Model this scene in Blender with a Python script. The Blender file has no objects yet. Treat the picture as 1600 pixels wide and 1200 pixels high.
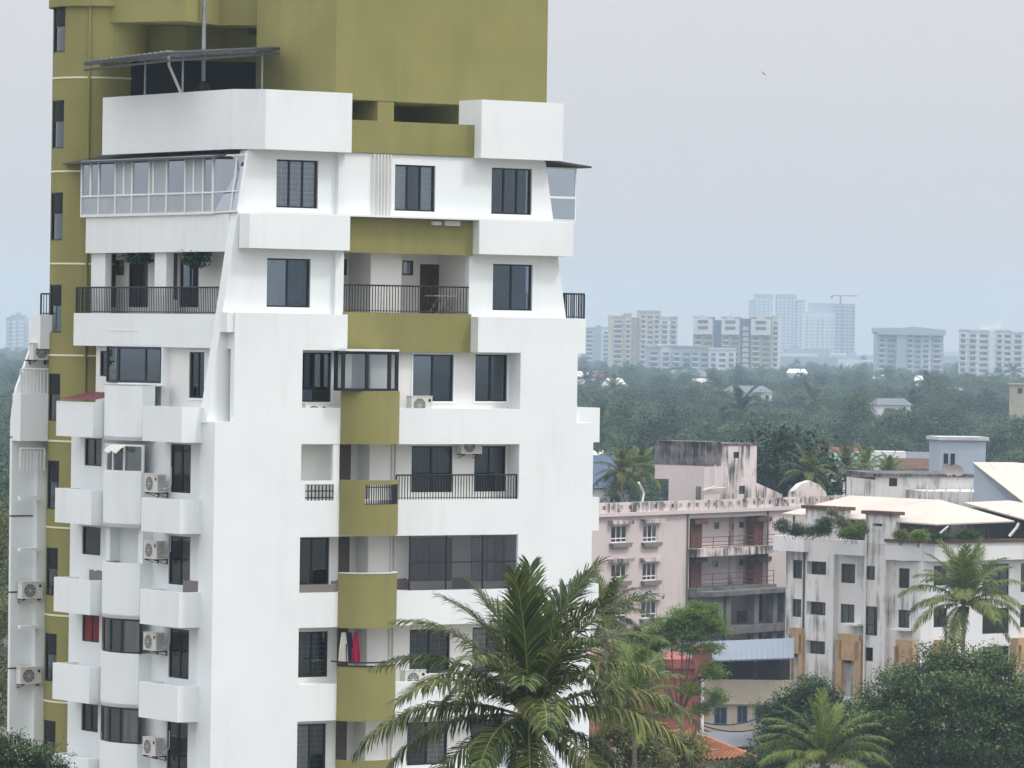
import bpy, bmesh, math, random
from mathutils import Vector, Matrix, Euler
R = math.radians
scene = bpy.context.scene
COL = scene.collection

# ---------------------------------------------------------------- camera
FPX, CAMZ = 7600.0, 30.0
PITCH, ROLL = math.atan(70 / FPX), R(0.85)
cam = bpy.data.cameras.new('camera')
cam.sensor_width = 36.0
cam.lens = FPX / 1600 * 36.0
cam.clip_start, cam.clip_end = 1.0, 60000.0
camo = bpy.data.objects.new('camera', cam)
COL.objects.link(camo)
CAMR = Matrix.Rotation(math.pi / 2 - PITCH, 3, 'X') @ Matrix.Rotation(ROLL, 3, 'Z')
camo.matrix_world = Matrix.Translation((0, 0, CAMZ)) @ CAMR.to_4x4()
scene.camera = camo

# ---------------------------------------------------------------- sky, sun, exposure
SUN_EL, SUN_AZ = R(56), R(106)          # azimuth clockwise from +Y (view direction): high, to the right and a little behind the camera
w = bpy.data.worlds.new('World'); scene.world = w; w.use_nodes = True
nt = w.node_tree; N = nt.nodes; Lk = nt.links
bg = N['Background']
sky = N.new('ShaderNodeTexSky'); sky.sky_type = 'NISHITA'; sky.sun_disc = False
sky.sun_elevation, sky.sun_rotation = SUN_EL, SUN_AZ
sky.air_density, sky.dust_density, sky.ozone_density = 1.0, 4.4, 1.0
tc = N.new('ShaderNodeTexCoord'); sx = N.new('ShaderNodeSeparateXYZ')
mr = N.new('ShaderNodeMapRange')        # overcast sky: zenith about three times the horizon
mr.inputs[1].default_value, mr.inputs[2].default_value = 0.0, 1.0
mr.inputs[3].default_value, mr.inputs[4].default_value = 1.0, 4.4
hz = N.new('ShaderNodeRGB'); hz.outputs[0].default_value = (5.55, 5.5, 5.75, 1)
vm = N.new('ShaderNodeVectorMath'); vm.operation = 'SCALE'
mix = N.new('ShaderNodeMixRGB'); mix.inputs[0].default_value = 0.9
Lk.new(tc.outputs['Generated'], sx.inputs[0]); pw_ = N.new('ShaderNodeMath'); pw_.operation = 'POWER'; pw_.inputs[1].default_value = 1.4; pw_.use_clamp = True
Lk.new(sx.outputs['Z'], pw_.inputs[0]); Lk.new(pw_.outputs[0], mr.inputs[0])
Lk.new(hz.outputs[0], vm.inputs[0]); Lk.new(mr.outputs[0], vm.inputs['Scale'])
Lk.new(sky.outputs[0], mix.inputs[1]); Lk.new(vm.outputs[0], mix.inputs[2])
Lk.new(mix.outputs[0], bg.inputs[0]); bg.inputs[1].default_value = 0.1

sl = bpy.data.lights.new('sun', 'SUN'); sl.energy = 1.15; sl.angle = R(8); sl.color = (1, 0.965, 0.9)
so = bpy.data.objects.new('sun', sl); COL.objects.link(so)
sdir = Vector((math.sin(SUN_AZ) * math.cos(SUN_EL), math.cos(SUN_AZ) * math.cos(SUN_EL), math.sin(SUN_EL)))
so.rotation_euler = (-sdir).to_track_quat('-Z', 'Y').to_euler()
so.location = (60, -20, 90)

vs = scene.view_settings
vs.view_transform = 'Standard'; vs.look = 'None'; vs.gamma = 1.0; vs.use_curve_mapping = False
vs.exposure = 0.35
scene.cycles.use_denoising = True
scene.cycles.max_bounces = 8; scene.cycles.transparent_max_bounces = 16; scene.cycles.volume_bounces = 1
try: scene.cycles.denoiser = 'OPENIMAGEDENOISE'
except Exception: pass

# ---------------------------------------------------------------- pixel -> place
def ray(px, py):
    return CAMR @ Vector(((px - 800) / FPX, (600 - py) / FPX, -1))
def at(px, py, Y):
    d = ray(px, py); t = Y / d.y
    return Vector((d.x * t, Y, CAMZ + d.z * t))

class Frame:
    """A building's own axes: u to the right along its front, v away from the front, z up."""
    def __init__(s, px, py, Y, deg):
        o = at(px, py, Y); s.o = Vector((o.x, o.y, 0)); s.a = R(deg)
        s.U = Vector((math.cos(s.a), math.sin(s.a), 0)); s.V = Vector((-math.sin(s.a), math.cos(s.a), 0))
        s.c = Vector((0, 0, CAMZ)) - s.o
    def onv(s, px, py, v=0.0):
        d = ray(px, py); t = (v - s.c.dot(s.V)) / d.dot(s.V); p = s.c + d * t
        return p.dot(s.U), p.z
    def onu(s, px, py, u=0.0):
        d = ray(px, py); t = (u - s.c.dot(s.U)) / d.dot(s.U); p = s.c + d * t
        return p.dot(s.V), p.z
    def on(s, face, px, py, k=0.0):
        return s.onv(px, py, k) if face == 'v' else s.onu(px, py, k)
    def rect(s, face, x0, y0, x1, y1, k=0.0):
        ym, xm = (y0 + y1) / 2, (x0 + x1) / 2
        a, b = s.on(face, x0, ym, k)[0], s.on(face, x1, ym, k)[0]
        return (min(a, b), max(a, b), s.on(face, xm, y1, k)[1], s.on(face, xm, y0, k)[1])
    def local(s, p):
        q = Vector(p) - s.o
        return q.dot(s.U), q.dot(s.V), q.z

# ---------------------------------------------------------------- things and parts
def tag(o, label=None, cat=None, group=None, kind=None):
    if label: o['label'] = label
    if cat: o['category'] = cat
    if group: o['group'] = group
    if kind: o['kind'] = kind
    return o
def thing(name, label, cat, loc=(0, 0, 0), rz=0.0, group=None):
    o = bpy.data.objects.new(name, None); COL.objects.link(o)
    o.location = loc; o.rotation_euler = (0, 0, rz); o.empty_display_size = 0.3
    return tag(o, label, cat, group)
def link(name, me, parent=None):
    o = bpy.data.objects.new(name, me); COL.objects.link(o)
    if parent is not None: o.parent = parent
    return o
def copy_tree(o, parent=None):
    c = o.copy(); COL.objects.link(c); c.parent = parent
    for ch in o.children: copy_tree(ch, c)
    return c

class MB:
    def __init__(s): s.v = []; s.f = []
    def add(s, vs, fs):
        n = len(s.v); s.v += [tuple(x) for x in vs]; s.f += [tuple(i + n for i in f) for f in fs]; return s
    def box(s, x0, x1, y0, y1, z0, z1):
        return s.add([(x0,y0,z0),(x1,y0,z0),(x1,y1,z0),(x0,y1,z0),(x0,y0,z1),(x1,y0,z1),(x1,y1,z1),(x0,y1,z1)],
                     [(0,3,2,1),(4,5,6,7),(0,1,5,4),(1,2,6,5),(2,3,7,6),(3,0,4,7)])
    def sbox(s, face, s0, s1, d0, d1, z0, z1):
        return s.box(s0, s1, d0, d1, z0, z1) if face == 'v' else s.box(d0, d1, s0, s1, z0, z1)
    def loop(s, bot, top):
        n = len(bot)
        return s.add(list(bot) + list(top), [tuple(range(n - 1, -1, -1)), tuple(range(n, 2 * n))] +
                     [(i, (i + 1) % n, n + (i + 1) % n, n + i) for i in range(n)])
    def plan(s, poly, z0, z1):
        return s.loop([(x, y, z0) for x, y in poly], [(x, y, z1) for x, y in poly])
    def prism(s, face, poly, d0, d1):
        if face == 'v': return s.loop([(a, d0, z) for a, z in poly], [(a, d1, z) for a, z in poly])
        return s.loop([(d0, a, z) for a, z in poly], [(d1, a, z) for a, z in poly])
    def wall(s, face, s0, s1, z0, z1, d0, d1, holes=()):
        zs = sorted({z0, z1} | {min(max(z, z0), z1) for h in holes for z in (h[2], h[3])})
        for a, b in zip(zs, zs[1:]):
            if b - a < 1e-4: continue
            m = (a + b) / 2; x = s0
            for h in sorted(h for h in holes if h[2] < m < h[3]):
                if h[0] > x + 1e-4: s.sbox(face, x, min(h[0], s1), d0, d1, a, b)
                x = max(x, h[1])
            if x < s1 - 1e-4: s.sbox(face, x, s1, d0, d1, a, b)
        return s
    def strip(s, pts, z0, z1, th):
        """a curved wall: pts along its outer side in plan, th its thickness to the left of travel"""
        n = len(pts); inn = []
        for i in range(n):
            a, b = pts[max(i - 1, 0)], pts[min(i + 1, n - 1)]
            dx, dy = b[0] - a[0], b[1] - a[1]; l = math.hypot(dx, dy) or 1
            inn.append((pts[i][0] - dy / l * th, pts[i][1] + dx / l * th))
        for i in range(n - 1):
            s.plan([pts[i], pts[i + 1], inn[i + 1], inn[i]], z0, z1)
        return s
    def tube(s, path, r, k=6, r2=None):
        path = [Vector(p) for p in path]; n = len(path); rings = []
        for i, p in enumerate(path):
            d = (path[min(i + 1, n - 1)] - path[max(i - 1, 0)]).normalized()
            a = d.orthogonal().normalized() if i == 0 else (rings_a - d * rings_a.dot(d)).normalized()
            rings_a = a; b = d.cross(a); rr = r if r2 is None else r + (r2 - r) * i / (n - 1)
            rings.append([p + (a * math.cos(t) + b * math.sin(t)) * rr for t in (2 * math.pi * j / k for j in range(k))])
        base = [v for g in rings for v in g]; fs = []
        for i in range(n - 1):
            for j in range(k):
                fs.append((i*k + j, i*k + (j+1) % k, (i+1)*k + (j+1) % k, (i+1)*k + j))
        fs += [tuple(range(k - 1, -1, -1)), tuple(range((n-1)*k, n*k))]
        return s.add(base, fs)
    def lathe(s, prof, k=16, c=(0, 0, 0)):
        vs = [(c[0] + r * math.cos(2*math.pi*j/k), c[1] + r * math.sin(2*math.pi*j/k), c[2] + z) for r, z in prof for j in range(k)]
        fs = [(i*k+j, i*k+(j+1) % k, (i+1)*k+(j+1) % k, (i+1)*k+j) for i in range(len(prof)-1) for j in range(k)]
        return s.add(vs, fs + [tuple(range(k-1, -1, -1)), tuple(range((len(prof)-1)*k, len(prof)*k))])
    def mesh(s, name, mat, smooth=False):
        me = bpy.data.meshes.new(name); me.from_pydata(s.v, [], s.f)
        for m in (mat if isinstance(mat, (list, tuple)) else [mat]): me.materials.append(m)
        if smooth: me.polygons.foreach_set('use_smooth', [True] * len(me.polygons))
        me.update(); return me
    def build(s, name, mat, parent=None, smooth=False, fix=True):
        me = s.mesh(name, mat, smooth)
        if fix and len(s.f) < 20000:
            b = bmesh.new(); b.from_mesh(me); bmesh.ops.recalc_face_normals(b, faces=b.faces); b.to_mesh(me); b.free()
        return link(name, me, parent)

# ---------------------------------------------------------------- materials
M = {}
def mat(name, col, rough=0.8, metal=0.0, var=0.06, scale=0.6, bump=0.0, bscale=30.0, spec=0.3, streak=0.0, scol=(0.05, 0.05, 0.045), sscale=1.0, sbias=0.5, trans=0.0):
    m = bpy.data.materials.new(name); m.use_nodes = True; t = m.node_tree; n = t.nodes; k = t.links
    p = n['Principled BSDF']; p.inputs['Roughness'].default_value = rough; p.inputs['Metallic'].default_value = metal
    p.inputs['Specular IOR Level'].default_value = spec
    tcn = n.new('ShaderNodeTexCoord'); nz = n.new('ShaderNodeTexNoise'); nz.inputs['Scale'].default_value = scale; nz.inputs['Detail'].default_value = 6
    k.new(tcn.outputs['Object'], nz.inputs['Vector'])
    mx = n.new('ShaderNodeMixRGB')
    mx.inputs[1].default_value = tuple(max(0, c * (1 - var)) for c in col) + (1,)
    mx.inputs[2].default_value = tuple(min(1, c * (1 + var)) for c in col) + (1,)
    rp = n.new('ShaderNodeMapRange'); rp.inputs[1].default_value, rp.inputs[2].default_value = 0.3, 0.7
    k.new(nz.outputs['Fac'], rp.inputs[0]); k.new(rp.outputs[0], mx.inputs[0]); out = mx.outputs[0]
    if streak > 0:      # rain streaks and mould, with a shape of their own
        mp = n.new('ShaderNodeMapping'); mp.inputs['Scale'].default_value = (2.6 * sscale, 2.6 * sscale, 0.28 * sscale)
        n2 = n.new('ShaderNodeTexNoise'); n2.inputs['Scale'].default_value = 1.0; n2.inputs['Detail'].default_value = 8; n2.inputs['Roughness'].default_value = 0.65
        n3 = n.new('ShaderNodeTexNoise'); n3.inputs['Scale'].default_value = 0.35 * sscale; n3.inputs['Detail'].default_value = 3
        k.new(tcn.outputs['Object'], mp.inputs[0]); k.new(mp.outputs[0], n2.inputs['Vector']); k.new(tcn.outputs['Object'], n3.inputs['Vector'])
        ml = n.new('ShaderNodeMath'); ml.operation = 'MULTIPLY'; k.new(n2.outputs['Fac'], ml.inputs[0]); k.new(n3.outputs['Fac'], ml.inputs[1])
        r2 = n.new('ShaderNodeMapRange'); r2.inputs[1].default_value, r2.inputs[2].default_value = sbias * 0.5, sbias * 0.5 + 0.14
        r2.inputs[4].default_value = streak; k.new(ml.outputs[0], r2.inputs[0])
        m2 = n.new('ShaderNodeMixRGB'); m2.inputs[2].default_value = tuple(scol) + (1,)
        k.new(r2.outputs[0], m2.inputs[0]); k.new(out, m2.inputs[1]); out = m2.outputs[0]
    k.new(out, p.inputs['Base Color'])
    if bump > 0:
        nb = n.new('ShaderNodeTexNoise'); nb.inputs['Scale'].default_value = bscale; nb.inputs['Detail'].default_value = 4
        k.new(tcn.outputs['Object'], nb.inputs['Vector'])
        bp = n.new('ShaderNodeBump'); bp.inputs['Strength'].default_value = bump; bp.inputs['Distance'].default_value = 0.02
        k.new(nb.outputs['Fac'], bp.inputs['Height']); k.new(bp.outputs[0], p.inputs['Normal'])
    M[name] = m; return m

def glass(name, tint, refl=0.12, rough=0.03):
    m = bpy.data.materials.new(name); m.use_nodes = True; t = m.node_tree; n = t.nodes; k = t.links
    n.remove(n['Principled BSDF']); o = n['Material Output']
    tr = n.new('ShaderNodeBsdfTransparent'); tr.inputs[0].default_value = tuple(tint) + (1,)
    gl = n.new('ShaderNodeBsdfGlossy'); gl.inputs['Roughness'].default_value = rough; gl.inputs[0].default_value = (0.9, 0.95, 1, 1)
    lw = n.new('ShaderNodeFresnel'); lw.inputs[0].default_value = 1.5
    ad = n.new('ShaderNodeMath'); ad.operation = 'ADD'; ad.inputs[1].default_value = refl - 0.04; ad.use_clamp = True
    k.new(lw.outputs[0], ad.inputs[0])
    mx = n.new('ShaderNodeMixShader'); k.new(ad.outputs[0], mx.inputs[0]); k.new(tr.outputs[0], mx.inputs[1]); k.new(gl.outputs[0], mx.inputs[2])
    k.new(mx.outputs[0], o.inputs[0]); M[name] = m; return m

def leafmat(name, cols, rough=0.5, spec=0.35, transl=0.35, scale=0.5, per_tree=0.25):
    """foliage: a colour per leaf, some light through the blade"""
    m = bpy.data.materials.new(name); m.use_nodes = True; t = m.node_tree; n = t.nodes; k = t.links
    p = n['Principled BSDF']; p.inputs['Roughness'].default_value = rough; p.inputs['Specular IOR Level'].default_value = spec
    g = n.new('ShaderNodeNewGeometry'); tcn = n.new('ShaderNodeTexCoord'); oi = n.new('ShaderNodeObjectInfo')
    nz = n.new('ShaderNodeTexNoise'); nz.inputs['Scale'].default_value = scale; k.new(tcn.outputs['Object'], nz.inputs['Vector'])
    a = n.new('ShaderNodeMath'); a.operation = 'MULTIPLY_ADD'; a.inputs[1].default_value = 0.55; k.new(g.outputs['Random Per Island'], a.inputs[0])
    b = n.new('ShaderNodeMath'); b.operation = 'MULTIPLY'; b.inputs[1].default_value = 0.5; k.new(nz.outputs['Fac'], b.inputs[0]); k.new(b.outputs[0], a.inputs[2])
    c = n.new('ShaderNodeMath'); c.operation = 'MULTIPLY_ADD'; c.inputs[1].default_value = per_tree; k.new(oi.outputs['Random'], c.inputs[0])
    s = n.new('ShaderNodeMath'); s.operation = 'SUBTRACT'; s.inputs[1].default_value = per_tree / 2; k.new(a.outputs[0], s.inputs[0]); k.new(s.outputs[0], c.inputs[2])
    cr = n.new('ShaderNodeValToRGB'); k.new(c.outputs[0], cr.inputs[0])
    while len(cr.color_ramp.elements) < len(cols): cr.color_ramp.elements.new(0.5)
    for i, (e, cc) in enumerate(zip(cr.color_ramp.elements, cols)):
        e.position = 0.15 + 0.7 * i / (len(cols) - 1); e.color = tuple(cc) + (1,)
    k.new(cr.outputs[0], p.inputs['Base Color'])
    tl = n.new('ShaderNodeBsdfTranslucent'); k.new(cr.outputs[0], tl.inputs[0])
    mx = n.new('ShaderNodeMixShader'); mx.inputs[0].default_value = transl
    k.new(p.outputs[0], mx.inputs[1]); k.new(tl.outputs[0], mx.inputs[2]); k.new(mx.outputs[0], n['Material Output'].inputs[0])
    M[name] = m; return m

mat('white', (0.755, 0.795, 0.795), 0.75, var=0.03, scale=0.45, bump=0.12, bscale=14, streak=0.22, scol=(0.56, 0.57, 0.54), sscale=0.8, sbias=0.5)
mat('white_in', (0.72, 0.72, 0.69), 0.85, var=0.03)
mat('olive', (0.245, 0.232, 0.082), 0.8, var=0.08, scale=0.5, bump=0.15, bscale=12, streak=0.32, scol=(0.15, 0.15, 0.065), sscale=0.5, sbias=0.46)
mat('olive_line', (0.72, 0.70, 0.52), 0.7)
mat('frame_dark', (0.012, 0.014, 0.02), 0.4, var=0.1, spec=0.4)
mat('frame_white', (0.75, 0.76, 0.76), 0.5)
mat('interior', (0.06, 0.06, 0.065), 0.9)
mat('curtain', (0.34, 0.38, 0.40), 0.9, var=0.15, scale=3)
mat('curtain_red', (0.24, 0.035, 0.035), 0.9, var=0.15, scale=3)
mat('curtain_pale', (0.55, 0.56, 0.54), 0.9, var=0.1, scale=3)
mat('rail', (0.015, 0.016, 0.022), 0.5, spec=0.3)
mat('rail_white', (0.7, 0.7, 0.7), 0.5)
mat('pipe_white', (0.66, 0.66, 0.62), 0.5)
mat('steel', (0.35, 0.37, 0.4), 0.35, metal=0.7, var=0.2, scale=2)
mat('sheet_dark', (0.05, 0.055, 0.065), 0.6, var=0.2)
mat('sheet_light', (0.45, 0.47, 0.48), 0.6, var=0.15)
mat('ac_body', (0.62, 0.62, 0.58), 0.5, var=0.06, streak=0.25, scol=(0.3, 0.27, 0.2), sscale=3)
mat('ac_dark', (0.03, 0.03, 0.035), 0.6)
mat('wood', (0.055, 0.03, 0.022), 0.6, var=0.25, scale=4)
mat('brown_panel', (0.06, 0.048, 0.045), 0.6, var=0.15)
mat('tile_grey', (0.2, 0.175, 0.165), 0.6, var=0.1)
mat('plant', (0.02, 0.07, 0.04), 0.7, var=0.4, scale=4)
mat('cloth_red', (0.45, 0.02, 0.08), 0.9); mat('cloth_navy', (0.01, 0.012, 0.05), 0.9); mat('cloth_white', (0.6, 0.58, 0.52), 0.9)
mat('maroon_sheet', (0.13, 0.03, 0.035), 0.6, var=0.25, scale=3)
mat('net', (0.06, 0.055, 0.06), 0.8, var=0.15, scale=5)
glass('pane', (0.46, 0.52, 0.57), 0.085)
glass('pane_clear', (0.72, 0.76, 0.78), 0.16)
glass('pane_sky', (0.6, 0.66, 0.7), 0.5)
mat('frosted', (0.36, 0.41, 0.44), 0.25, var=.08, scale=1.5, spec=.5)
glass('net_pane', (0.74, 0.72, 0.74), 0.06, 0.3)
glass('pane_bright', (0.78, 0.81, 0.83), 0.4)
mat('painted_shade', (0.012, 0.016, 0.022), 0.8, var=.2)  # near-black colour that carries the deep shade under the terrace roof
# ================================================================ the white and olive tower
T = Frame(336, 660, 160.0, 34.3)
tower = thing('apartment_tower', 'tall white apartment tower with olive green bands, bays and rooftop block', 'building', T.o, T.a)
uf = lambda x, y, v=0.0: T.onv(x, y, v)[0]
zf = lambda y, x=640, v=0.0: T.onv(x, y, v)[1]
vl = lambda x, y, u=0.0: T.onu(x, y, u)[0]
zl = lambda y, x=250, u=0.0: T.onu(x, y, u)[1]

WR = random.Random(41)
def wave_curtain(face, s0, s1, z0, z1, d, amp=0.03, n=26):
    mb = MB(); pts = [(s0 + (s1 - s0) * i / n, d + amp * math.sin(i * 1.9) + amp * 0.5 * math.sin(i * 0.7)) for i in range(n + 1)]
    c = (lambda s, q, z: (s, q, z)) if face == 'v' else (lambda s, q, z: (q, s, z))
    for (a, da), (b, db) in zip(pts, pts[1:]):
        mb.add([c(a, da, z0), c(b, db, z0), c(b, db, z1), c(a, da, z1)], [(0, 1, 2, 3)])
    return mb
def window(parent, face, r, d, n=2, fw=0.055, fm='frame_dark', gm='pane', curtain='curtain', cs=(0.0, 1.0), grille=False, rim=True, transom=None, name='window'):
    s0, s1, z0, z1 = r; mb = MB()
    mb.wall(face, s0, s1, z0, z1, d, d + 0.09, [(s0 + fw, s1 - fw, z0 + fw, z1 - fw)])
    step = (s1 - s0 - fw) / n
    for i in range(1, n): mb.sbox(face, s0 + i * step, s0 + i * step + fw, d + 0.01, d + 0.08, z0 + fw, z1 - fw)
    if transom: mb.sbox(face, s0 + fw, s1 - fw, d + 0.015, d + 0.075, z0 + (z1 - z0) * transom - fw / 2, z0 + (z1 - z0) * transom + fw / 2)
    w = mb.build(name, M[fm], parent)
    for i in range(n):
        MB().sbox(face, s0 + i * step + fw, s0 + (i + 1) * step, d + 0.042, d + 0.05, z0 + fw, z1 - fw).build('pane', M['pane_clear' if gm == 'pane' and WR.random() < .3 else gm], w)
    if curtain:
        wave_curtain(face, s0 + fw + (s1 - s0) * cs[0], s0 - fw + (s1 - s0) * cs[1], z0 + fw, z1 - fw, d + 0.24).build('curtain', M[curtain], w, fix=False)
    if grille:
        g = MB(); m = max(2, int((z1 - z0) / 0.16)); k = max(2, int((s1 - s0) / 0.3))
        for i in range(1, m): g.sbox(face, s0 + fw, s1 - fw, d + 0.12, d + 0.132, z0 + (z1 - z0) * i / m - 0.008, z0 + (z1 - z0) * i / m + 0.008)
        for i in range(1, k): g.sbox(face, s0 + (s1 - s0) * i / k - 0.008, s0 + (s1 - s0) * i / k + 0.008, d + 0.133, d + 0.145, z0 + fw, z1 - fw)
        g.build('grille', M['frame_white'], w, fix=False)
    if rim:
        b = 0.07
        MB().wall(face, s0 - b, s1 + b, z0 - b, z1 + b, d - 0.055, d - 0.004, [(s0, s1, z0, z1)]).build('surround', M['white'], w)
    return w
def grow(r, k=0.0): return (r[0] - k, r[1] + k, r[2] - k, r[3] + k)

def railing(parent, path, z0, z1, gap=0.115, m='rail', r=0.022, mid=False):
    """path: plan points"""
    mb = MB(); bal = MB()
    for (a, b) in zip(path, path[1:]):
        L = math.hypot(b[0] - a[0], b[1] - a[1]); nn = max(1, round(L / gap)); dx, dy = (b[0] - a[0]) / L, (b[1] - a[1]) / L
        mb.tube([(a[0], a[1], z1), (b[0], b[1], z1)], r * 1.3, 6); mb.tube([(a[0], a[1], z0 + 0.06), (b[0], b[1], z0 + 0.06)], r * 0.7, 5)
        for i in range(nn + 1):
            x, y = a[0] + dx * L * i / nn, a[1] + dy * L * i / nn
            q = r * (1.1 if i in (0, nn) else 0.52)
            bal.box(x - q, x + q, y - q, y + q, z0, z1)
    o = mb.build('railing', M[m], parent); tag(bal.build('balusters', M[m], o), kind='stuff'); return o

# ---- air conditioners
def ac_proto(bracket):
    t = thing('air_conditioner', '', 'air conditioner', group='outdoor air conditioner units on the tower')
    MB().box(-0.42, 0.42, -0.16, 0.16, 0.04, 0.62).build('body', M['ac_body'], t)
    MB().box(-0.44, 0.44, -0.175, 0.175, 0.62, 0.645).build('top_cover', M['ac_body'], t)
    f = MB(); k = 28
    f.add([(-0.1 + 0.235 * math.cos(2*math.pi*j/k), -0.166, 0.33 + 0.235 * math.sin(2*math.pi*j/k)) for j in range(k)], [tuple(range(k))])
    fan = f.build('fan_opening', M['ac_dark'], t, fix=False)
    g = MB()
    for rr in (0.24, 0.19, 0.14, 0.09, 0.04):
        for j in range(20):
            a0, a1 = 2*math.pi*j/20, 2*math.pi*(j+1)/20
            g.add([(-0.1+q*math.cos(a), -0.18, 0.33+q*math.sin(a)) for q, a in ((rr, a0), (rr, a1), (rr-0.012, a1), (rr-0.012, a0))], [(0, 1, 2, 3)])
    for j in range(8):
        a = math.pi*j/4; c, s = math.cos(a), math.sin(a)
        g.add([(-0.1+s*0.006, -0.182, 0.33-c*0.006), (-0.1-s*0.006, -0.182, 0.33+c*0.006), (-0.1+0.24*c-s*0.006, -0.182, 0.33+0.24*s+c*0.006), (-0.1+0.24*c+s*0.006, -0.182, 0.33+0.24*s-c*0.006)], [(0, 1, 2, 3)])
    g.build('fan_guard', M['ac_body'], fan, fix=False)
    MB().box(0.26, 0.36, -0.165, -0.16, 0.44, 0.54).build('badge', M['ac_dark'], t)
    v = MB()
    for i in range(9): v.box(0.42, 0.428, -0.13, 0.13, 0.1 + i*0.055, 0.115 + i*0.055)
    v.build('side_vents', M['tile_grey'], t)
    if bracket:
        b = MB()
        for x in (-0.3, 0.3):
            b.box(x-0.02, x+0.02, -0.2, 0.34, -0.005, 0.04); b.box(x-0.02, x+0.02, 0.3, 0.34, -0.13, -0.005)
            b.tube([(x, -0.15, 0.0), (x, 0.3, -0.12)], 0.012, 5)
        b.build('bracket', M['rail'], t)
        MB().tube([(0.43, 0.05, 0.2), (0.52, 0.1, 0.16), (0.55, 0.3, 0.3), (0.5, 0.33, 0.9)], 0.018, 6).build('pipe', M['pipe_white'], t)
    else:
        for x in (-.3, .3): MB().box(x - .03, x + .03, -0.14, 0.14, 0, 0.04).build('foot', M['rail'], t)
    return t
AC = [None, None]
def place_ac(face, px, py_bottom, d, label, bracket):
    """px: middle of the unit; d: depth of its middle"""
    i = 1 if bracket else 0
    if AC[i] is None: o = AC[i] = ac_proto(bracket)
    else: o = copy_tree(AC[i])
    s, z = T.on(face, px, py_bottom, d)
    p = T.o + (T.U * s + T.V * d if face == 'v' else T.U * d + T.V * s)
    o.location = (p.x, p.y, z); o.rotation_euler = (0, 0, T.a if face == 'v' else T.a - math.pi / 2); o['label'] = label
    return o

# ---- front: levels
ROWS = {'C': (549, 638), 'D': (694, 781), 'E': (837, 923), 'F': (977, 1065), 'G': (1121, 1208)}
ZR = {k: (zf(b), zf(a)) for k, (a, b) in ROWS.items()}
uR, u902, uN = uf(926, 760), uf(902, 600), uf(366, 590)
uO0, uO1 = uf(470, 760), uf(811, 740)
uB0, uB1 = uf(530, 790), uf(621, 790)
z657, z549, z493 = zf(659, 340), ZR['C'][1], zf(493)
zA1, zA0 = zf(242), zf(341)
fw_ = MB()
fw_.wall('v', 0, uR, 0, z657, 0, 0.25, [(uO0, uO1) + ZR[k] for k in 'DEFG'])
fw_.wall('v', uN, u902, z657, z549, 0, 0.25, [(uO0, uO1) + ZR['C']])
fw_.build('front_wall', M['white'], tower)
zs = sorted([ZR[k][0] for k in 'CDEFG']); zt = sorted([ZR[k][1] for k in 'CDEFG'])
sl_ = MB()
for k, nx in zip('CDEF', 'DEFG'): sl_.box(uO0 - 0.15, uO1 + 0.15, 0.25, 0.92, ZR[nx][1], ZR[k][0])
sl_.box(uO0 - 0.15, uO1 + 0.15, 0.25, 0.92, 0.0, ZR['G'][0]); sl_.box(uO0 - 0.15, uO1 + 0.15, 0.63, 0.92, z549 - .01, z549 + 0.2)
sl_.box(uO1, uO1 + 0.15, 0.25, 0.75, ZR['G'][0], z549); sl_.box(uO0 - 0.15, uO0, 0.25, 0.75, ZR['G'][0], z549)
sl_.build('balcony_slabs', M['white'], tower)
MB().wall('v', 0.0, uN, z657, z493, 0.5, 0.52, []).build('niche_back', M['white'], tower) if False else None
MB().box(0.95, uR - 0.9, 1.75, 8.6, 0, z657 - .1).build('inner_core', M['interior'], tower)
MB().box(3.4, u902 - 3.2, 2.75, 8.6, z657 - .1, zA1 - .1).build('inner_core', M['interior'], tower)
MB().box(uR - 0.9, uR, 0.25, 15, 0, z657).build('right_wall', M['white'], tower)
MB().box(u902 - 0.9, u902 - 0.02, 0.95, 15, z657, z549 - 0.05).build('right_wall', M['white'], tower)

# back walls of the recesses, row by row
DB = 0.75
def back_row(k, holes_px, extra=None):
    z0, z1 = ZR[k]; hs = []
    for h in holes_px: hs.append(T.rect('v', *h, DB))
    uP0, uP1 = uf(547, 760, DB), uf(577, 760, DB)
    mb = MB().wall('v', uO0, uO1, z0, z1, DB, DB + 0.15, hs + [(uP0, uP1, z0, z1)])
    mb.box(uP0 - 0.1, uP1 + 0.1, 1.5, 1.6, z0, z1); mb.box(uP1, uP1 + 0.08, DB + 0.15, 1.5, z0, z1); mb.box(uP0 - 0.08, uP0, DB + 0.15, 1.5, z0, z1)
    mb.build('recess_wall', M['white_in'], tower)
    return hs
hC = back_row('C', [(466, 551, 517, 628), (645, 554, 708, 627), (742, 554, 792, 627)])
window(tower, 'v', hC[0], DB + 0.03, 2, curtain=None, cs=(0, .5)); window(tower, 'v', hC[1], DB + 0.03, 2, curtain='curtain', cs=(.48, 1.0), gm='pane'); window(tower, 'v', hC[2], DB + 0.03, 2, curtain='curtain', cs=(.5, 1))
hD = back_row('D', [(643, 697, 707, 769), (741, 697, 790, 768)])
for r in hD: window(tower, 'v', r, DB + 0.03, 2, curtain='curtain', cs=(0, .9), rim=False)
hE = back_row('E', [(463, 840, 514, 914), (640, 840, 707, 908), (736, 838, 790, 908)])
window(tower, 'v', hE[0], DB + 0.03, 2, curtain=None); window(tower, 'v', hE[1], DB + 0.03, 2, curtain='curtain', cs=(0, .5), rim=False); window(tower, 'v', hE[2], DB + 0.03, 2, rim=False)
hF = back_row('F', [(463, 987, 512, 1058), (640, 983, 703, 1052), (738, 980, 787, 1050)])
for r in hF: window(tower, 'v', r, DB + 0.03, 2, curtain='curtain', cs=(.05, .95), grille=True, rim=False)
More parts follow.
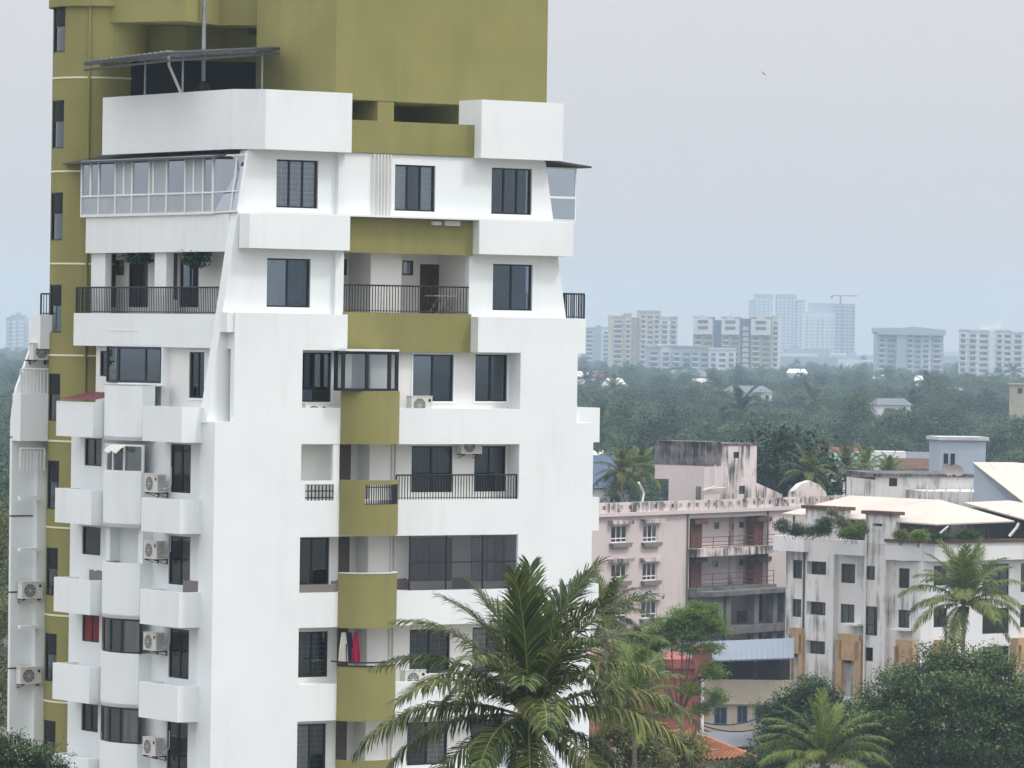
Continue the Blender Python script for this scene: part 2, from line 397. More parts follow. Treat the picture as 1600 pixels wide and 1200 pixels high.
hG = back_row('G', [(461, 1131, 509, 1204), (636, 1128, 699, 1195), (735, 1124, 785, 1194)])
for r in hG: window(tower, 'v', r, DB + 0.03, 2, curtain='curtain', cs=(.0, .9), grille=True, rim=False)
# door panels, dado, pipes in the recesses
for k in 'DEFG':
    z0, z1 = ZR[k]
    MB().box(uf(531, 760, 0.72), uf(547, 760, 0.72), 0.69, 0.745, z0 + 0.3, z1 - 0.02).build('door', M['brown_panel'], tower)
    p = MB()
    for x in (613, 618): p.tube([(uf(x, 760, .7), 0.7, z0), (uf(x, 760, .7), 0.7, z1)], 0.035, 8)
    p.build('downpipe', M['pipe_white'], tower)
z0, z1 = ZR['E']
d = MB(); rnd = random.Random(3)
def ragged(u0, u1, dd, zb, h):
    n = max(3, int((u1 - u0) / 0.09)); hs = [zb + h + rnd.uniform(-.035, .035) for _ in range(n + 1)]
    return [(u0, zb)] + [(u1, zb)] + [(u1 - (u1 - u0) * i / n, hs[i]) for i in range(n + 1)]
for a, b in ((uO0 + .01, hE[0][0] - .0), (hE[0][1] + .01, uf(530, 760, DB)), (uf(577, 760, DB) + .01, hE[1][0] - .01), (hE[1][1] + .01, hE[2][0] - .01), (hE[2][1] + .01, uO1 - .01)):
    if b - a > .1: MB().prism('v', ragged(a, b, 0, z0 + .002, 0.36), DB - 0.02, DB - 0.001).build('dado', M['tile_grey'], tower)
# row D infill: panel with a grille under the left opening
zD0, zD1 = ZR['D']; zi = zf(751, 495)
gr = T.rect('v', 477, 757, 522, 788)
mb = MB().wall('v', uO0 + .002, uB0 - .01, zD0 + .002, zi, 0.02, 0.14, [gr]); mb.box(uf(521, 720), uB0 - .01, 0.02, .14, zi, zD1 - .002); mb.build('infill_wall', M['white'], tower)
def grille(r, face, d, nx, nz, parent=tower):
    g = MB(); s0, s1, a, b = r
    for i in range(nx + 1): x = s0 + (s1 - s0) * i / nx; g.sbox(face, x - .018, x + .018, d, d + .03, a, b)
    for i in range(nz + 1): z = a + (b - a) * i / nz; g.sbox(face, s0, s1, d + .03, d + .05, z - .018, z + .018)
    g.build('grille', M['rail'], parent)
grille(gr, 'v', 0.04, 8, 3)
# sill of row E left
MB().box(uO0 + .01, uB0 - .01, 0.03, .2, ZR['E'][0] + .002, ZR['E'][0] + .26).build('sill_wall', M['tile_grey'], tower)
# green bays
def arc(u0, u1, bulge, n=20):
    h = (u1 - u0) / 2; r = (h * h + bulge * bulge) / (2 * bulge); cy = r - bulge; a = math.asin(h / r)
    return [((u0 + u1) / 2 + r * math.sin(-a + 2 * a * i / n), cy - r * math.cos(-a + 2 * a * i / n)) for i in range(n + 1)]
bay = arc(uB0, uB1, 0.78, 36)
for k, (t, b) in {'C': (611, 694), 'D': (750, 836), 'E': (896, 981), 'F': (1041, 1126), 'G': (1187, 1272)}.items():
    za, zb = zf(b, 576, -.4), zf(t, 576, -.4)
    mb = MB()
    if k == 'D':
        i0, i1 = 11, 31; g0, g1 = zf(788, 583, -.5), zf(757, 583, -.5)
        mb.strip(bay, za, g0, .1); mb.strip(bay, g1, zb, .1); mb.strip(bay[:i0 + 1], g0, g1, .1); mb.strip(bay[i1:], g0, g1, .1)
        bars = MB()
        for i in range(i0, i1 + 1):
            q = bay[i]
            bars.box(q[0] - .014, q[0] + .014, q[1] + .03, q[1] + .058, g0, g1)
        for zz in (g0, g1 - .1): bars.strip([(x, y + .03) for x, y in bay[i0:i1 + 1]], zz, zz + .03, .03)
    else: mb.strip(bay, za, zb, .1)
    o = mb.build('green_bay', M['olive'], tower)
    if k == 'D': bars.build('grille', M['rail'], o)
    fl = MB().plan([(x, y + .11) for x, y in bay] , za + .02, za + .18); fl.build('bay_floor', M['white_in'], tower)
    if k in 'EF': MB().strip([(x, y - .02) for x, y in bay], zb, zb + .035, .16).build('coping', M['pipe_white'] if k == 'E' else M['rail'], o)
MB().tube([(uB0 - .25, -.03, zf(1033, 545, -.3))] + [(x, y - .02, zf(1035, 576, -.6)) for x, y in bay[2:-1]] + [(uB1 - .05, .1, zf(1030, 612))], .03, 6).build('bay_rail', M['rail'], tower)
# glazed bay of row C
gz0, gz1 = zf(611, 575, -.5), zf(549, 575, -.5)
gp = [(uf(526, 580), 0.02), (uf(537, 580, -.5), -.5), (uf(574, 580, -.62), -.62), (uf(609, 580, -.5), -.5), (uf(621, 580), 0.02)]
fr = MB(); fr.strip(gp, gz0, gz0 + .09, .08); fr.strip(gp, gz1 - .1, gz1, .08)
for x, y in gp: fr.box(x - .05, x + .05, y - .02, y + .08, gz0, gz1)
bw = fr.build('bay_window', M['frame_dark'], tower)
for a, b in zip(gp, gp[1:]):
    MB().add([(a[0], a[1] + .04, gz0), (b[0], b[1] + .04, gz0), (b[0], b[1] + .04, gz1), (a[0], a[1] + .04, gz1)], [(0, 1, 2, 3)]).build('pane', M['pane_clear'], bw, fix=False)
MB().strip([(x, y - .12) for x, y in gp], gz1 + .002, gz1 + .07, .8).build('bay_roof', M['white'], bw)
# net screen on row E right
nr = T.rect('v', 639, 836, 809, 922, .1); scr = MB(); ns0 = nr[0]
for x in (640, 697, 754, 808): q = uf(x, 880, .1); scr.box(q - .02, q + .02, .08, .12, ZR['E'][0], ZR['E'][1])
for y in (878,): q = zf(y, 720, .1); scr.box(uf(640, 880, .1), uO1, .08, .12, q - .02, q + .02)
so_ = scr.build('screen_frame', M['frame_dark'], tower)
MB().box(uf(640, 880, .1), uO1 - .01, .098, .102, ZR['E'][0] + .01, ZR['E'][1] - .01).build('screen_net', M['net_pane'], so_)
railing(tower, [(uB1 + .02, .12), (uO1 - .02, .12)], ZR['D'][0], zf(742, 715, .1))

# ---- front: upper floors (set back to v = 0.5)
VU = 0.5
zTop = zf(235, 640, VU); zBot = z493
uWl, uWr = uf(398, 300, VU), uf(850, 330, VU)
wA = [T.rect('v', *q, VU) for q in ((432, 250, 497, 325), (617, 258, 680, 330), (768, 263, 831, 335))]
wB = [T.rect('v', *q, VU) for q in ((417, 404, 485, 480), (770, 413, 832, 485))]
opn = T.rect('v', 537, 385, 733, 492, VU); opn = (opn[0], opn[1], zBot, zf(393, 640, .45))
MB().wall('v', uWl, uWr, zBot, zTop, VU, VU + .25, wA + wB + [opn]).build('upper_wall', M['white'], tower)
for r, cc in zip(wA, ('curtain', 'curtain_pale', 'curtain_pale')): window(tower, 'v', r, VU + .08, 3, grille=True, curtain=cc, gm='pane_clear' if cc == 'curtain' else 'pane')
for r in wB: window(tower, 'v', r, VU + .08, 2, cs=(0.02, .98))
# sloping end fins
pz = lambda x, y: T.onv(x, y, VU)
fl_ = MB().prism('v', [pz(386, 236), (uWl, zTop), (uWl, z657 - .05), (pz(322, 657)[0], z657 - .05)], VU, VU + .45); fl_.build('sloping_fin', M['white'], tower)
MB().prism('v', [(uWr, zTop), pz(851, 240), (pz(906, 645)[0], z657 - .05), (uWr, z657 - .05)], VU + .002, VU + .45).build('sloping_fin', M['white'], tower)
MB().box(uf(349, 500, .3), uN, .06, VU - .002, zf(519, 358, .2), zf(488, 358, .2)).build('niche_block', M['white'], tower)
# band of level 2
MB().box(uN, uf(543, 520), 0, VU - .002, z549, z493).build('parapet', M['white'], tower)
uq0, uq1 = uf(747, 520), uf(903, 520)
MB().box(uq0, uq1, 0, VU - .002, z549, z493).box(uf(850, 520), uf(890, 520), VU, 2, z549, z549 + .2).build('parapet', M['white'], tower)
MB().box(uf(880, 520, .6), uf(914, 520, .6), .55, 5, z549, z493).build('side_balcony', M['white'], tower)
railing(tower, [(uf(881, 480, .6), .62), (uf(913, 480, .6), .62), (uf(913, 480, .6), 4.9)], z493, zf(459, 897, .6))
MB().box(uf(543, 520) - .02, uq0 + .02, .45, .62, z549 - .02, zf(489)).build('green_band', M['olive'], tower)
MB().box(uf(543, 520), uq0, .62, 2.6, z549, z493 - .02).build('balcony_floor', M['white_in'], tower)
railing(tower, [(uf(537, 470, .52), .53), (uf(733, 470, .52), .53)], zf(489), zf(447, 640, .5))
# level 1
z394, z341 = zf(394), zf(341)
uL0, uL1 = uf(390, 360), uf(547, 360)
MB().plan([(uL0, 0), (uL1, 0), (uL1, VU - .002), (uf(374, 360, VU), VU - .002), (uf(374, 360, .35), .35)], z394, z341).build('parapet', M['white'], tower)
uq2, uq3 = uf(749, 372), uf(896, 372)
MB().box(uq2, uq3, 0, VU - .002, z394, z341).box(uWr, uq3, VU, 3.0, z394, z394 + .2).build('parapet', M['white'], tower)
MB().box(uL1 - .02, uq2 + .02, .40, VU - .002, z394 - .05, z341 - .02).build('green_band', M['olive'], tower)
MB().box(uWl, uq3 + .06, .02, VU - .004, z341 + .004, z341 + .07).build('ledge', M['white'], tower)
# top parapet
zP0, zP1 = zA1, zf(150)
uT = 1.02; uc = uf(415, 190); u550 = uf(550, 190); vE = vl(160, 205, uT)
path = [(uT, vE), (uT, .84), (uT + .42, .42), (uc, 0), (u550, 0), (u550, 1.4)]
MB().strip(path, zP0, zP1, .18).build('roof_parapet', M['white'], tower)
uq4, uq5 = uf(753, 205), uf(880, 205)
MB().strip([(uq4 - .02, 1.4), (uq4 - .02, 0), (uq5, 0), (uq5, 4)], zP0, zP1, .18).build('roof_parapet', M['white'], tower)
MB().box(u550 + .0, uq4 - .02, .42, .58, zf(240), zf(190)).build('green_band', M['olive'], tower)
MB().plan([(uT + .1, .8), (uc + .1, .1), (u550 - .05, .1), (u550, .5), (uq4, .5), (uq4, .1), (uq5 - .1, .1), (uq5 - .1, 8.6), (uT + .1, 8.6)], zP0 + .002, zP0 + .22).build('terrace_slab', M['white'], tower)
MB().box(uf(528, 290, .35), uf(538, 290, .35), .32, VU, z341 + .08, zP0).build('pilaster', M['white'], tower)
MB().box(uf(524, 450, .35), uf(536, 450, .35), .36, VU, z493, z394).build('pilaster', M['white'], tower)
for x in (585, 591, 596, 601, 606, 611):
    MB().tube([(uf(x, 290, .4), .42, z341 + .08), (uf(x, 290, .4), .42, zP0)], .035, 8).build('downpipe', M['pipe_white'], tower)
# balcony of row B (front)
bz0, bz1 = zBot, opn[3]
mb = MB().wall('v', opn[0] - .3, opn[1] + .3, bz0, bz1 + .2, 2.4, 2.5, [T.rect('v', 656, 413, 687, 492, 2.4), T.rect('v', 688, 413, 707, 492, 2.4), T.rect('v', 629, 407, 646, 430, 2.4), T.rect('v', 534, 405, 542, 430, 2.4)])
mb.box(opn[1], opn[1] + .12, VU + .25, 2.4, bz0, bz1 + .2); mb.box(opn[0] - .3, opn[1] + .1, VU + .25, 2.4, bz1 + .01, bz1 + .2)
mb.box(uf(579, 450, 1.0), uf(627, 450, 1.0), 1.0, 2.4, bz0, bz1)
mb.build('balcony_wall', M['white_in'], tower)
r = T.rect('v', 656, 413, 687, 492, 2.4); MB().box(r[0], r[1], 2.38, 2.44, bz0, r[3]).build('door', M['wood'], tower)
r = T.rect('v', 688, 413, 707, 492, 2.4); MB().box(r[0], r[1], 2.45, 2.5, bz0, r[3]).build('doorway', M['ac_dark'], tower)
r = T.rect('v', 629, 407, 646, 430, 2.4); window(tower, 'v', r, 2.42, 1, curtain=None, rim=False)
r = T.rect('v', 534, 405, 542, 430, 2.4); window(tower, 'v', r, 2.42, 1, curtain=None, rim=False)

# ---- right side: balcony boxes on the far face
for (x0, x1, y0, y1, vv) in ((902, 937, 637, 691, 1.4), (925, 936, 777, 829, 1.2), (924, 935, 912, 970, 1.2), (923, 934, 1048, 1106, 1.2)):
    r = T.rect('v', x0, y0, x1, y1, vv)
    MB().wall('v', r[0], r[1], r[2], r[3], vv, vv + .15).box(r[1] - .15, r[1], vv + .15, vv + 3, r[2], r[3]).box(uR - .5, r[1], vv + .15, vv + 3, r[2], r[2] + .12).build('side_balcony', M['white'], tower)

# right hand glazed corner of row A
gA = T.rect('v', 852, 262, 901, 345, .6)
fr = MB().wall('v', gA[0], gA[1], gA[2], gA[3], .62, .68, [(gA[0] + .04, gA[1] - .05, gA[2] + .05, gA[2] + (gA[3] - gA[2]) * .42), (gA[0] + .04, gA[1] - .05, gA[2] + (gA[3] - gA[2]) * .46, gA[3] - .05)])
fr.box(gA[1] - .06, gA[1], .68, 3.6, gA[2], gA[2] + .06); fr.box(gA[1] - .06, gA[1], .68, 3.6, gA[3] - .06, gA[3]); fr.box(gA[1] - .06, gA[1], .68, 3.6, (gA[2] + gA[3]) / 2 - .1, (gA[2] + gA[3]) / 2 - .04)
o = fr.build('glazed_balcony', M['frame_white'], tower)
MB().box(gA[0] + .03, gA[1] - .04, .64, .65, gA[2] + .04, gA[3] - .04).box(gA[1] - .04, gA[1] - .03, .68, 3.6, gA[2], gA[3]).build('pane', M['pane_sky'], o)
q0, q1 = uf(853, 252, .4), uf(922, 260, .4)
MB().prism('v', [(q0, zf(249, 860, .4)), (q1, zf(260, 920, .4) - .0), (q1, zf(260, 920, .4) - .06), (q0, zf(249, 860, .4) - .08)], .3, 4).build('awning', M['sheet_dark'], o)

# ================================================================ left side
# lower wall with windows
uW = 0.12
vP = vl(311, 800, 0.0)
wl = {}
specs = [('D', (266, 694, 298, 770), 'curtain', 2), ('E', (263, 838, 297, 914), None, 2), ('F', (263, 983, 295, 1060), 'curtain', 2), ('G', (260, 1128, 293, 1204), 'curtain_pale', 2),
         ('d', (132, 685, 159, 728), 'curtain', 2), ('e', (128, 823, 157, 867), None, 1), ('f', (128, 961, 155, 1003), 'curtain_red', 2), ('g', (127, 1100, 153, 1143), 'curtain', 2)]
hs = []
for k, q, c, n in specs:
    r = T.rect('u', *q, uW); hs.append(r)
zW1 = zl(640, 250, uW); vEnd = vl(110, 800, uW)
bayr = (vl(214, 800, -.2), vl(168, 800, -.2))
MB().wall('u', vP, vEnd, 0, zW1, uW, uW + .22, hs).build('left_wall', M['white'], tower)
MB().box(0, .9, .25, vP + .0, 0, z657).build('corner_pier', M['white'], tower)
MB().box(uW + .22, 3.2, vEnd - .2, vEnd, 0, zW1).build('end_wall', M['white'], tower)
for (k, q, c, n), r in zip(specs, hs):
    window(tower, 'u', r, uW + .04, n, curtain=c, cs=(.02, .98) if k != 'D' else (.4, .98), rim=False, gm='pane' if k != 'f' else 'curtain_red', fw=.05)
# balcony boxes
def box_balcony(v0, v1, z0, z1, u0=-0.8, u1=uW, name='balcony_box'):
    th = .1
    m = MB().box(u0, u0 + th, v0, v1, z0, z1).box(u0 + th, u1, v0, v0 + th, z0, z1).box(u0 + th, u1, v1 - th, v1, z0, z1).box(u0 + th, u1, v0 + th, v1 - th, z0, z0 + .14)
    return m.build(name, M['white'], tower)
UB = -0.8
vR0, vR1 = vl(280, 930, UB), vl(219, 930, UB)
vL0, vL1 = vl(141, 930, UB), vl(84, 930, UB)
RB = {'C': (635, 690), 'D': (779, 832), 'E': (923, 978), 'F': (1069, 1125), 'G': (1212, 1270)}
LB = {'C': (627, 682), 'D': (764, 818), 'E': (904, 958), 'F': (1039, 1096), 'G': (1182, 1240)}
for k in 'CDEFG':
    box_balcony(vR0, vR1, zl(RB[k][1], 250, UB), zl(RB[k][0], 250, UB))
    b = box_balcony(vL0, vL1, zl(LB[k][1], 112, UB), zl(LB[k][0], 112, UB))
# tile dado and ragged edges on row E boxes
for (a, b, zz) in ((vR0 + .15, vR0 + 1.3, zl(912, 265, uW)), (vL0 + .2, vL0 + 1.7, zl(898, 130, uW))):
    MB().prism('u', [(a, zz - .3), (b, zz - .3)] + [(b - (b - a) * i / 14, zz + .18 + rnd.uniform(-.03, .03)) for i in range(15)], uW - .02, uW - .001).build('dado', M['tile_grey'], tower)
# curved bays on the left side
uC = 0.62
va, vb = vl(161, 930, -.35), vl(219, 930, -.35)
def larc(n=18, bulge=.42, base=-.38):
    h = (va - vb) / 2; r = (h*h + bulge*bulge) / (2*bulge); a = math.asin(h / r); vm = (va + vb) / 2
    return [(base + (r - bulge) - r * math.cos(a - 2*a*i/n), vm + r * math.sin(a - 2*a*i/n)) for i in range(n + 1)]
LA = larc()
BB = {'C': (600, 688), 'D': (738, 824), 'E': (880, 967), 'F': (1021, 1106), 'G': (1162, 1250)}
for k, (t, b) in BB.items():
    z0_, z1_ = zl(b, 190, -.75), zl(t, 190, -.75)
    m = MB().strip(LA, z0_, z1_, .1); m.plan(LA + [(uW, vb), (uW, va)][::1], z0_ + .002, z0_ + .12)
    m.box(LA[0][0], uW, va - .08, va, z0_, z1_); m.box(LA[-1][0], uW, vb, vb + .08, z0_, z1_)
    if k == 'C': m.plan(LA + [(uC, vb), (uC, va)], z1_ - .06, z1_ - .003)
    m.build('white_bay', M['white'], tower)
BW = {'D': (694, 738), 'E': (826, 880), 'F': (967, 1021), 'G': (1106, 1162)}
for k, (t, b) in BW.items():
    z0_, z1_ = zl(b, 190, -.7) + .003, zl(t, 190, -.7) - .003
    fm = 'frame_white' if k == 'D' else 'frame_dark'
    A2 = [(x + .04, y) for x, y in LA]
    if k == 'E':
        MB().box(LA[-1][0] + .1, uW, vb, vb + .3, z0_, z1_).build('bay_pier', M['white'], tower); MB().box(LA[0][0] + .1, uW, va - .3, va, z0_, z1_).build('bay_pier', M['white'], tower); continue
    m = MB().strip(A2, z0_, z0_ + .06, .06).strip(A2, z1_ - .06, z1_, .06)
    for i in (0, 5, 9, 13, 18): m.box(A2[i][0] - .01, A2[i][0] + .06, A2[i][1] - .035, A2[i][1] + .035, z0_, z1_)
    w_ = m.build('bay_window', M[fm], tower)
    g = [(x + .02, y) for x, y in A2]
    for i0, i1 in ((0, 5), (5, 9), (9, 13), (13, 18)):
        MB().strip(g[i0:i1 + 1], z0_ + .05, z1_ - .05, .008).build('pane', M['pane_clear'], w_)
    wave_curtain('u', vb + .2, vb + 1.5, z0_ + .05, z1_ - .05, -.2).build('curtain', M['curtain_pale'], w_, fix=False)
# loose white sheet over the row D bay window
zz = zl(694, 190, -.8)
sh = MB(); cols = 7
P = [[(-.78 - .32 * j / 4 + .03 * math.sin(i * 2 + j), vb + .25 + 1.0 * i / cols, zz - .02 - .05 * j * j / 4 - .1 * (j / 4) * math.sin(i * .9) ** 2) for j in range(5)] for i in range(cols + 1)]
for i in range(cols):
    for j in range(4): sh.add([P[i][j], P[i + 1][j], P[i + 1][j + 1], P[i][j + 1]], [(0, 1, 2, 3)])
sh.build('window_awning', M['cloth_white'], tower, smooth=True, fix=False)
# row C of the left side
zC1 = zl(541, 250, uC)
trap = T.rect('u', 296, 550, 321, 622, uC)
MB().wall('u', VU + .45, vl(140, 580, uC), zW1 - .6, zC1 + .3, uC + .25, uC + .45, [T.rect('u', 156, 548, 172, 588, uC + .25), T.rect('u', 296, 550, 320, 622, uC + .25)]).build('left_wall', M['white_in'], tower)
r = T.rect('u', 156, 548, 172, 588, uC + .25); window(tower, 'u', r, uC + .28, 1, curtain=None, rim=False)
r = T.rect('u', 296, 550, 320, 622, uC + .25); window(tower, 'u', r, uC + .28, 2, curtain='curtain', rim=True)
MB().box(uW, uC + .4, VU + .46, vEnd, zW1 - .15, zW1 + .0).build('ledge', M['white'], tower)
UBW = .55; bw0 = T.rect('u', 184, 542, 251, 598, UBW); bw1 = vl(168, 570, UBW + .3)
m = MB().wall('u', bw0[0], bw0[1], bw0[2], bw0[3], UBW, UBW + .08, [(bw0[0] + .07, bw0[0] + 1.0, bw0[2] + .08, bw0[3] - .08), (bw0[0] + 1.07, bw0[1] - .07, bw0[2] + .08, bw0[3] - .08)])
e = [(UBW, bw0[1]), (UBW + .3, bw1)]
m.plan([e[0], (e[0][0] + .08, e[0][1]), (e[1][0] + .08, e[1][1]), e[1]], bw0[2], bw0[2] + .08).plan([e[0], (e[0][0] + .08, e[0][1]), (e[1][0] + .08, e[1][1]), e[1]], bw0[3] - .08, bw0[3])
m.box(UBW + .25, UBW + .33, bw1 - .08, bw1, bw0[2], bw0[3]); m.box(UBW, UBW + .08, bw0[1], bw0[1] + .09, bw0[2], bw0[3])
o = m.build('bay_window', M['frame_dark'], tower)
MB().box(UBW + .03, UBW + .038, bw0[0] + .05, bw0[1], bw0[2], bw0[3]).build('pane', M['pane_clear'], o)
MB().plan([(UBW + .02, bw0[1]), (UBW + .028, bw0[1]), (UBW + .308, bw1), (UBW + .3, bw1)], bw0[2] + .05, bw0[3] - .05).build('pane', M['pane_clear'], o)
wave_curtain('u', bw0[0] + .1, bw0[0] + 1.5, bw0[2] + .05, bw0[3] - .05, UBW + .22).build('curtain', M['curtain_pale'], o, fix=False)
MB().box(UBW + .02, uC + .25, bw0[0] - .05, bw0[0] - .002, bw0[2], bw0[3] + .05).build('bay_body', M['white'], tower)
MB().box(UBW + .01, uC + .25, bw0[0] - .05, bw0[1], bw0[2] - 1.7, bw0[2] - .002).build('bay_body', M['white'], tower)
# red sheet on the left box of row C
zz = zl(627, 120, UB)
m = MB()
for i in range(14):
    v0_, v1_ = vL0 + (vL1 - vL0) * i / 14, vL0 + (vL1 - vL0) * (i + 1) / 14
    m.add([(UB - .05, v0_, zz + .05 + .02 * (i % 2)), (UB - .05, v1_, zz + .05 + .02 * ((i + 1) % 2)), (uW + .4, v1_, zz + .3 + .02 * ((i + 1) % 2)), (uW + .4, v0_, zz + .3 + .02 * (i % 2))], [(0, 1, 2, 3)])
m.build('sheet_roof', M['maroon_sheet'], tower, fix=False)
# band of level 2 and balcony of row B
zb0, zb1 = zl(542, 235, uC), zl(490, 235, uC)
vBa, vBb = VU + .46, vl(115, 515, uC)
MB().box(uC, uC + .15, vBa, vBb, zb0, zb1).box(uC + .15, 2.6, vBb - .15, vBb, zb0, zb1).box(uC + .15, 3.2, vBa, vBb - .15, zb0, zb0 + .15).build('parapet', M['white'], tower)
MB().box(uC - .012, uC - .002, vl(216, 515, uC), vl(167, 515, uC), zl(517, 190, uC), zl(515, 190, uC)).build('drip_line', M['white'], tower)
railing(tower, [(uC + .07, vBa + .02), (uC + .07, vBb - .07), (1.8, vBb - .07)], zb1, zl(449, 235, uC))
uBk = 2.0
dB = [T.rect('u', *q, uBk) for q in ((201, 404, 231, 480), (281, 405, 310, 480), (255, 393, 277, 468), (158, 394, 181, 480), (181, 406, 194, 430))]
zk1 = zl(385, 250, uBk)
MB().wall('u', vBa, vBb, zb0, zk1 + .5, uBk, uBk + .15, dB).build('balcony_wall', M['white_in'], tower)
for i, r in enumerate(dB):
    if i == 2: MB().box(uBk, uBk + .05, r[0], r[1], r[2], r[3]).build('door', M['wood'], tower)
    else: window(tower, 'u', r, uBk + .02, 1 if i > 2 else 2, curtain='curtain' if i != 3 else 'curtain_pale', cs=(0, .5), rim=False, gm='pane' if i != 3 else 'pane_clear')
cv0, cv1 = vl(253, 440, 1.0), vl(235, 440, 1.0)
MB().box(1.16, 1.45, cv0, cv1, zb0 + .1, zl(394, 250, 1.0) + .1).build('column', M['white'], tower)
e0, e1 = vl(156, 440, .95), vl(134, 440, .95)
MB().box(1.16, 1.4, e0, e1, zb0 + .1, zl(394, 250, 1.0) + .1).build('column', M['white'], tower)
# level 1 parapet and glazed row A
uA = 1.0
za0, za1 = zl(394, 250, uA), zl(336, 250, uA)
vAa, vAb = VU + .46, vl(134, 368, uA)
MB().box(uA, uA + .15, vAa, vAb, za0, za1).box(uA + .15, 3, vAb - .15, vAb, za0, za1).box(uA + .15, 3.4, vAa, vAb - .15, za0, za0 + .15).build('parapet', M['white'], tower)
gv0, gv1 = vl(333, 295, uA - .05), vl(128, 300, uA - .05)
gz0, gz1 = zl(337, 230, uA - .05), zl(247, 230, uA - .05)
# bars placed where the photograph has them
xs = [128, 155, 181, 207, 234, 261, 290, 318, 333]; zt = zl(304, 230, uA)
gl = MB(); gl.box(uA - .08, uA, gv0, gv1, gz0, gz0 + .09).box(uA - .08, uA, gv0, gv1, gz1 - .07, gz1).box(uA - .08, uA, gv0, gv1, zt - .03, zt + .03)
vx = [vl(x, 290, uA - .05) for x in xs]
for v_ in vx: gl.box(uA - .085, uA + .01, v_ - .035, v_ + .035, gz0, gz1)
for x in (142, 194, 240, 303): v_ = vl(x, 280, uA - .05); gl.box(uA - .07, uA, v_ - .05, v_ + .05, zt, gz1)
gl.box(uA, 3, gv1 - .06, gv1, gz0, gz0 + .08).box(uA, 3, gv1 - .06, gv1, gz1 - .08, gz1)
GA = gl.build('glazed_balcony', M['frame_white'], tower)
for i in range(len(vx) - 1):
    for (a, b) in ((gz0 + .08, zt - .03), (zt + .03, gz1 - .06)):
        MB().box(uA - .045, uA - .04, vx[i + 1] + .03, vx[i] - .03, a, b).build('pane', M['frosted' if b < zt or i in (2, 4, 6) else 'pane_bright'], GA)
wave_curtain('u', gv0 + .1, gv1 - .1, gz0 + .02, gz1 - .05, uA + .35, .05, 90).build('curtain', M['curtain_pale'], GA, fix=False)
# chamfered glass next to the fin
c0 = (uA - .04, gv0 - .02); c1 = (uf(384, 290, .52), .5)
cb = (uf(370, 330, .52), .5)
fr = MB()
def bar(a, b, w=.04): fr.tube([a, b], w, 4)
A0, A1 = (c0[0], c0[1], gz0 + .05), (c0[0], c0[1], gz1 - .03)
B0, B1 = (cb[0] - .02, .46, gz0 + .08), (c1[0] - .02, .46, gz1 + .0)
bar(A0, A1); bar(A0, B0); bar(A1, B1); bar(B0, B1)
mid = lambda a, b, t: tuple(a[i] + (b[i] - a[i]) * t for i in range(3))
bar(mid(A0, A1, .36), mid(B0, B1, .36), .03); bar(mid(A0, B0, .72), mid(A1, B1, .72), .03)
o = fr.build('glazed_corner', M['frame_white'], tower)
MB().add([A0, B0, B1, A1], [(0, 1, 2, 3)]).build('pane', M['pane_sky'], o, fix=False)
# thin weather sheet above the glazing
MB().prism('v', [(uA - .35, zl(252, 230, uA) - .02), (uA + .6, zP0 - .03), (uA + .6, zP0 - .01), (uA - .35, zl(252, 230, uA) + .02)], gv0 - .6, gv1 + .9).build('weather_sheet', M['sheet_dark'], tower)
# upper storey core walls behind the glazing
MB().wall('u', VU + .95, 9.5, za0, zP0, 3.0, 3.1).build('inner_wall', M['white_in'], tower)

# ---- stair tower
cw = at(150, 600, 171.5); cu, cv, _ = T.local(cw)
RS = 1.68
def sdir2(phi):  # phi from the direction to the camera, positive to the left of the picture
    dx, dy = -math.sin(phi), -math.cos(phi); ca, sa = math.cos(T.a), math.sin(T.a)
    return dx * ca + dy * sa, -dx * sa + dy * ca
def spt(phi, r): a, b = sdir2(phi); return cu + r * a, cv + r * b
zs_ = lambda y: at(100, y, 170.6).z
a0, a1 = R(43), R(76)
wz = [(zs_(82), zs_(10)), (zs_(232), zs_(157)), (zs_(376), zs_(301)), (zs_(520), zs_(445)), (zs_(658), zs_(584)), (zs_(796), zs_(720)), (zs_(931), zs_(856)), (zs_(1065), zs_(990)), (zs_(1202), zs_(1126))]
zTopS = zs_(-60)
full = [R(a) for a in range(180, -181, -6)]
segs = MB(); cut = sorted([0, zTopS] + [z for p in wz for z in p])
for a, b in zip(cut, cut[1:]):
    m_ = (a + b) / 2
    if any(p[0] < m_ < p[1] for p in wz):
        segs.strip([spt(a0 - R(317) * i / 52, RS) for i in range(0, 53) if True][:0] + [spt(a0 - (2 * math.pi - (a1 - a0)) * i / 52, RS) for i in range(53)], a, b, .18)
    else: segs.strip([spt(p, RS) for p in full], a, b, .18)
segs.build('stair_tower', M['olive'], tower)
for (b, t) in wz:
    zmid = b + (t - b) * .57; m = MB()
    ar = [spt(a1 - (a1 - a0) * i / 8, RS - .05) for i in range(9)]
    m.strip(ar, b, b + .05, .06).strip(ar, t - .04, t, .06).strip(ar, zmid - .025, zmid + .025, .06)
    for i in (0, 8): m.box(ar[i][0] - .03, ar[i][0] + .03, ar[i][1] - .03, ar[i][1] + .03, b, t)
    for i in range(9): z = zmid + (t - zmid) * i / 9; m.strip(ar, z, z + .025, .05)
    o = m.build('stair_window', M['frame_dark'], tower)
    MB().strip([spt(a1 - (a1 - a0) * i / 8, RS - .08) for i in range(9)], b, zmid, .01).build('pane', M['pane_clear'], o)
    MB().strip([spt(a1 - (a1 - a0) * i / 8, RS - .1) for i in range(9)], zmid, t, .01).build('louvre', M['ac_dark'], o)
    MB().strip([spt(a1 - (a1 - a0) * (.1 + .5 * i / 8), RS - .3) for i in range(9)], b, zmid, .01).build('curtain', M['curtain_pale'], o)
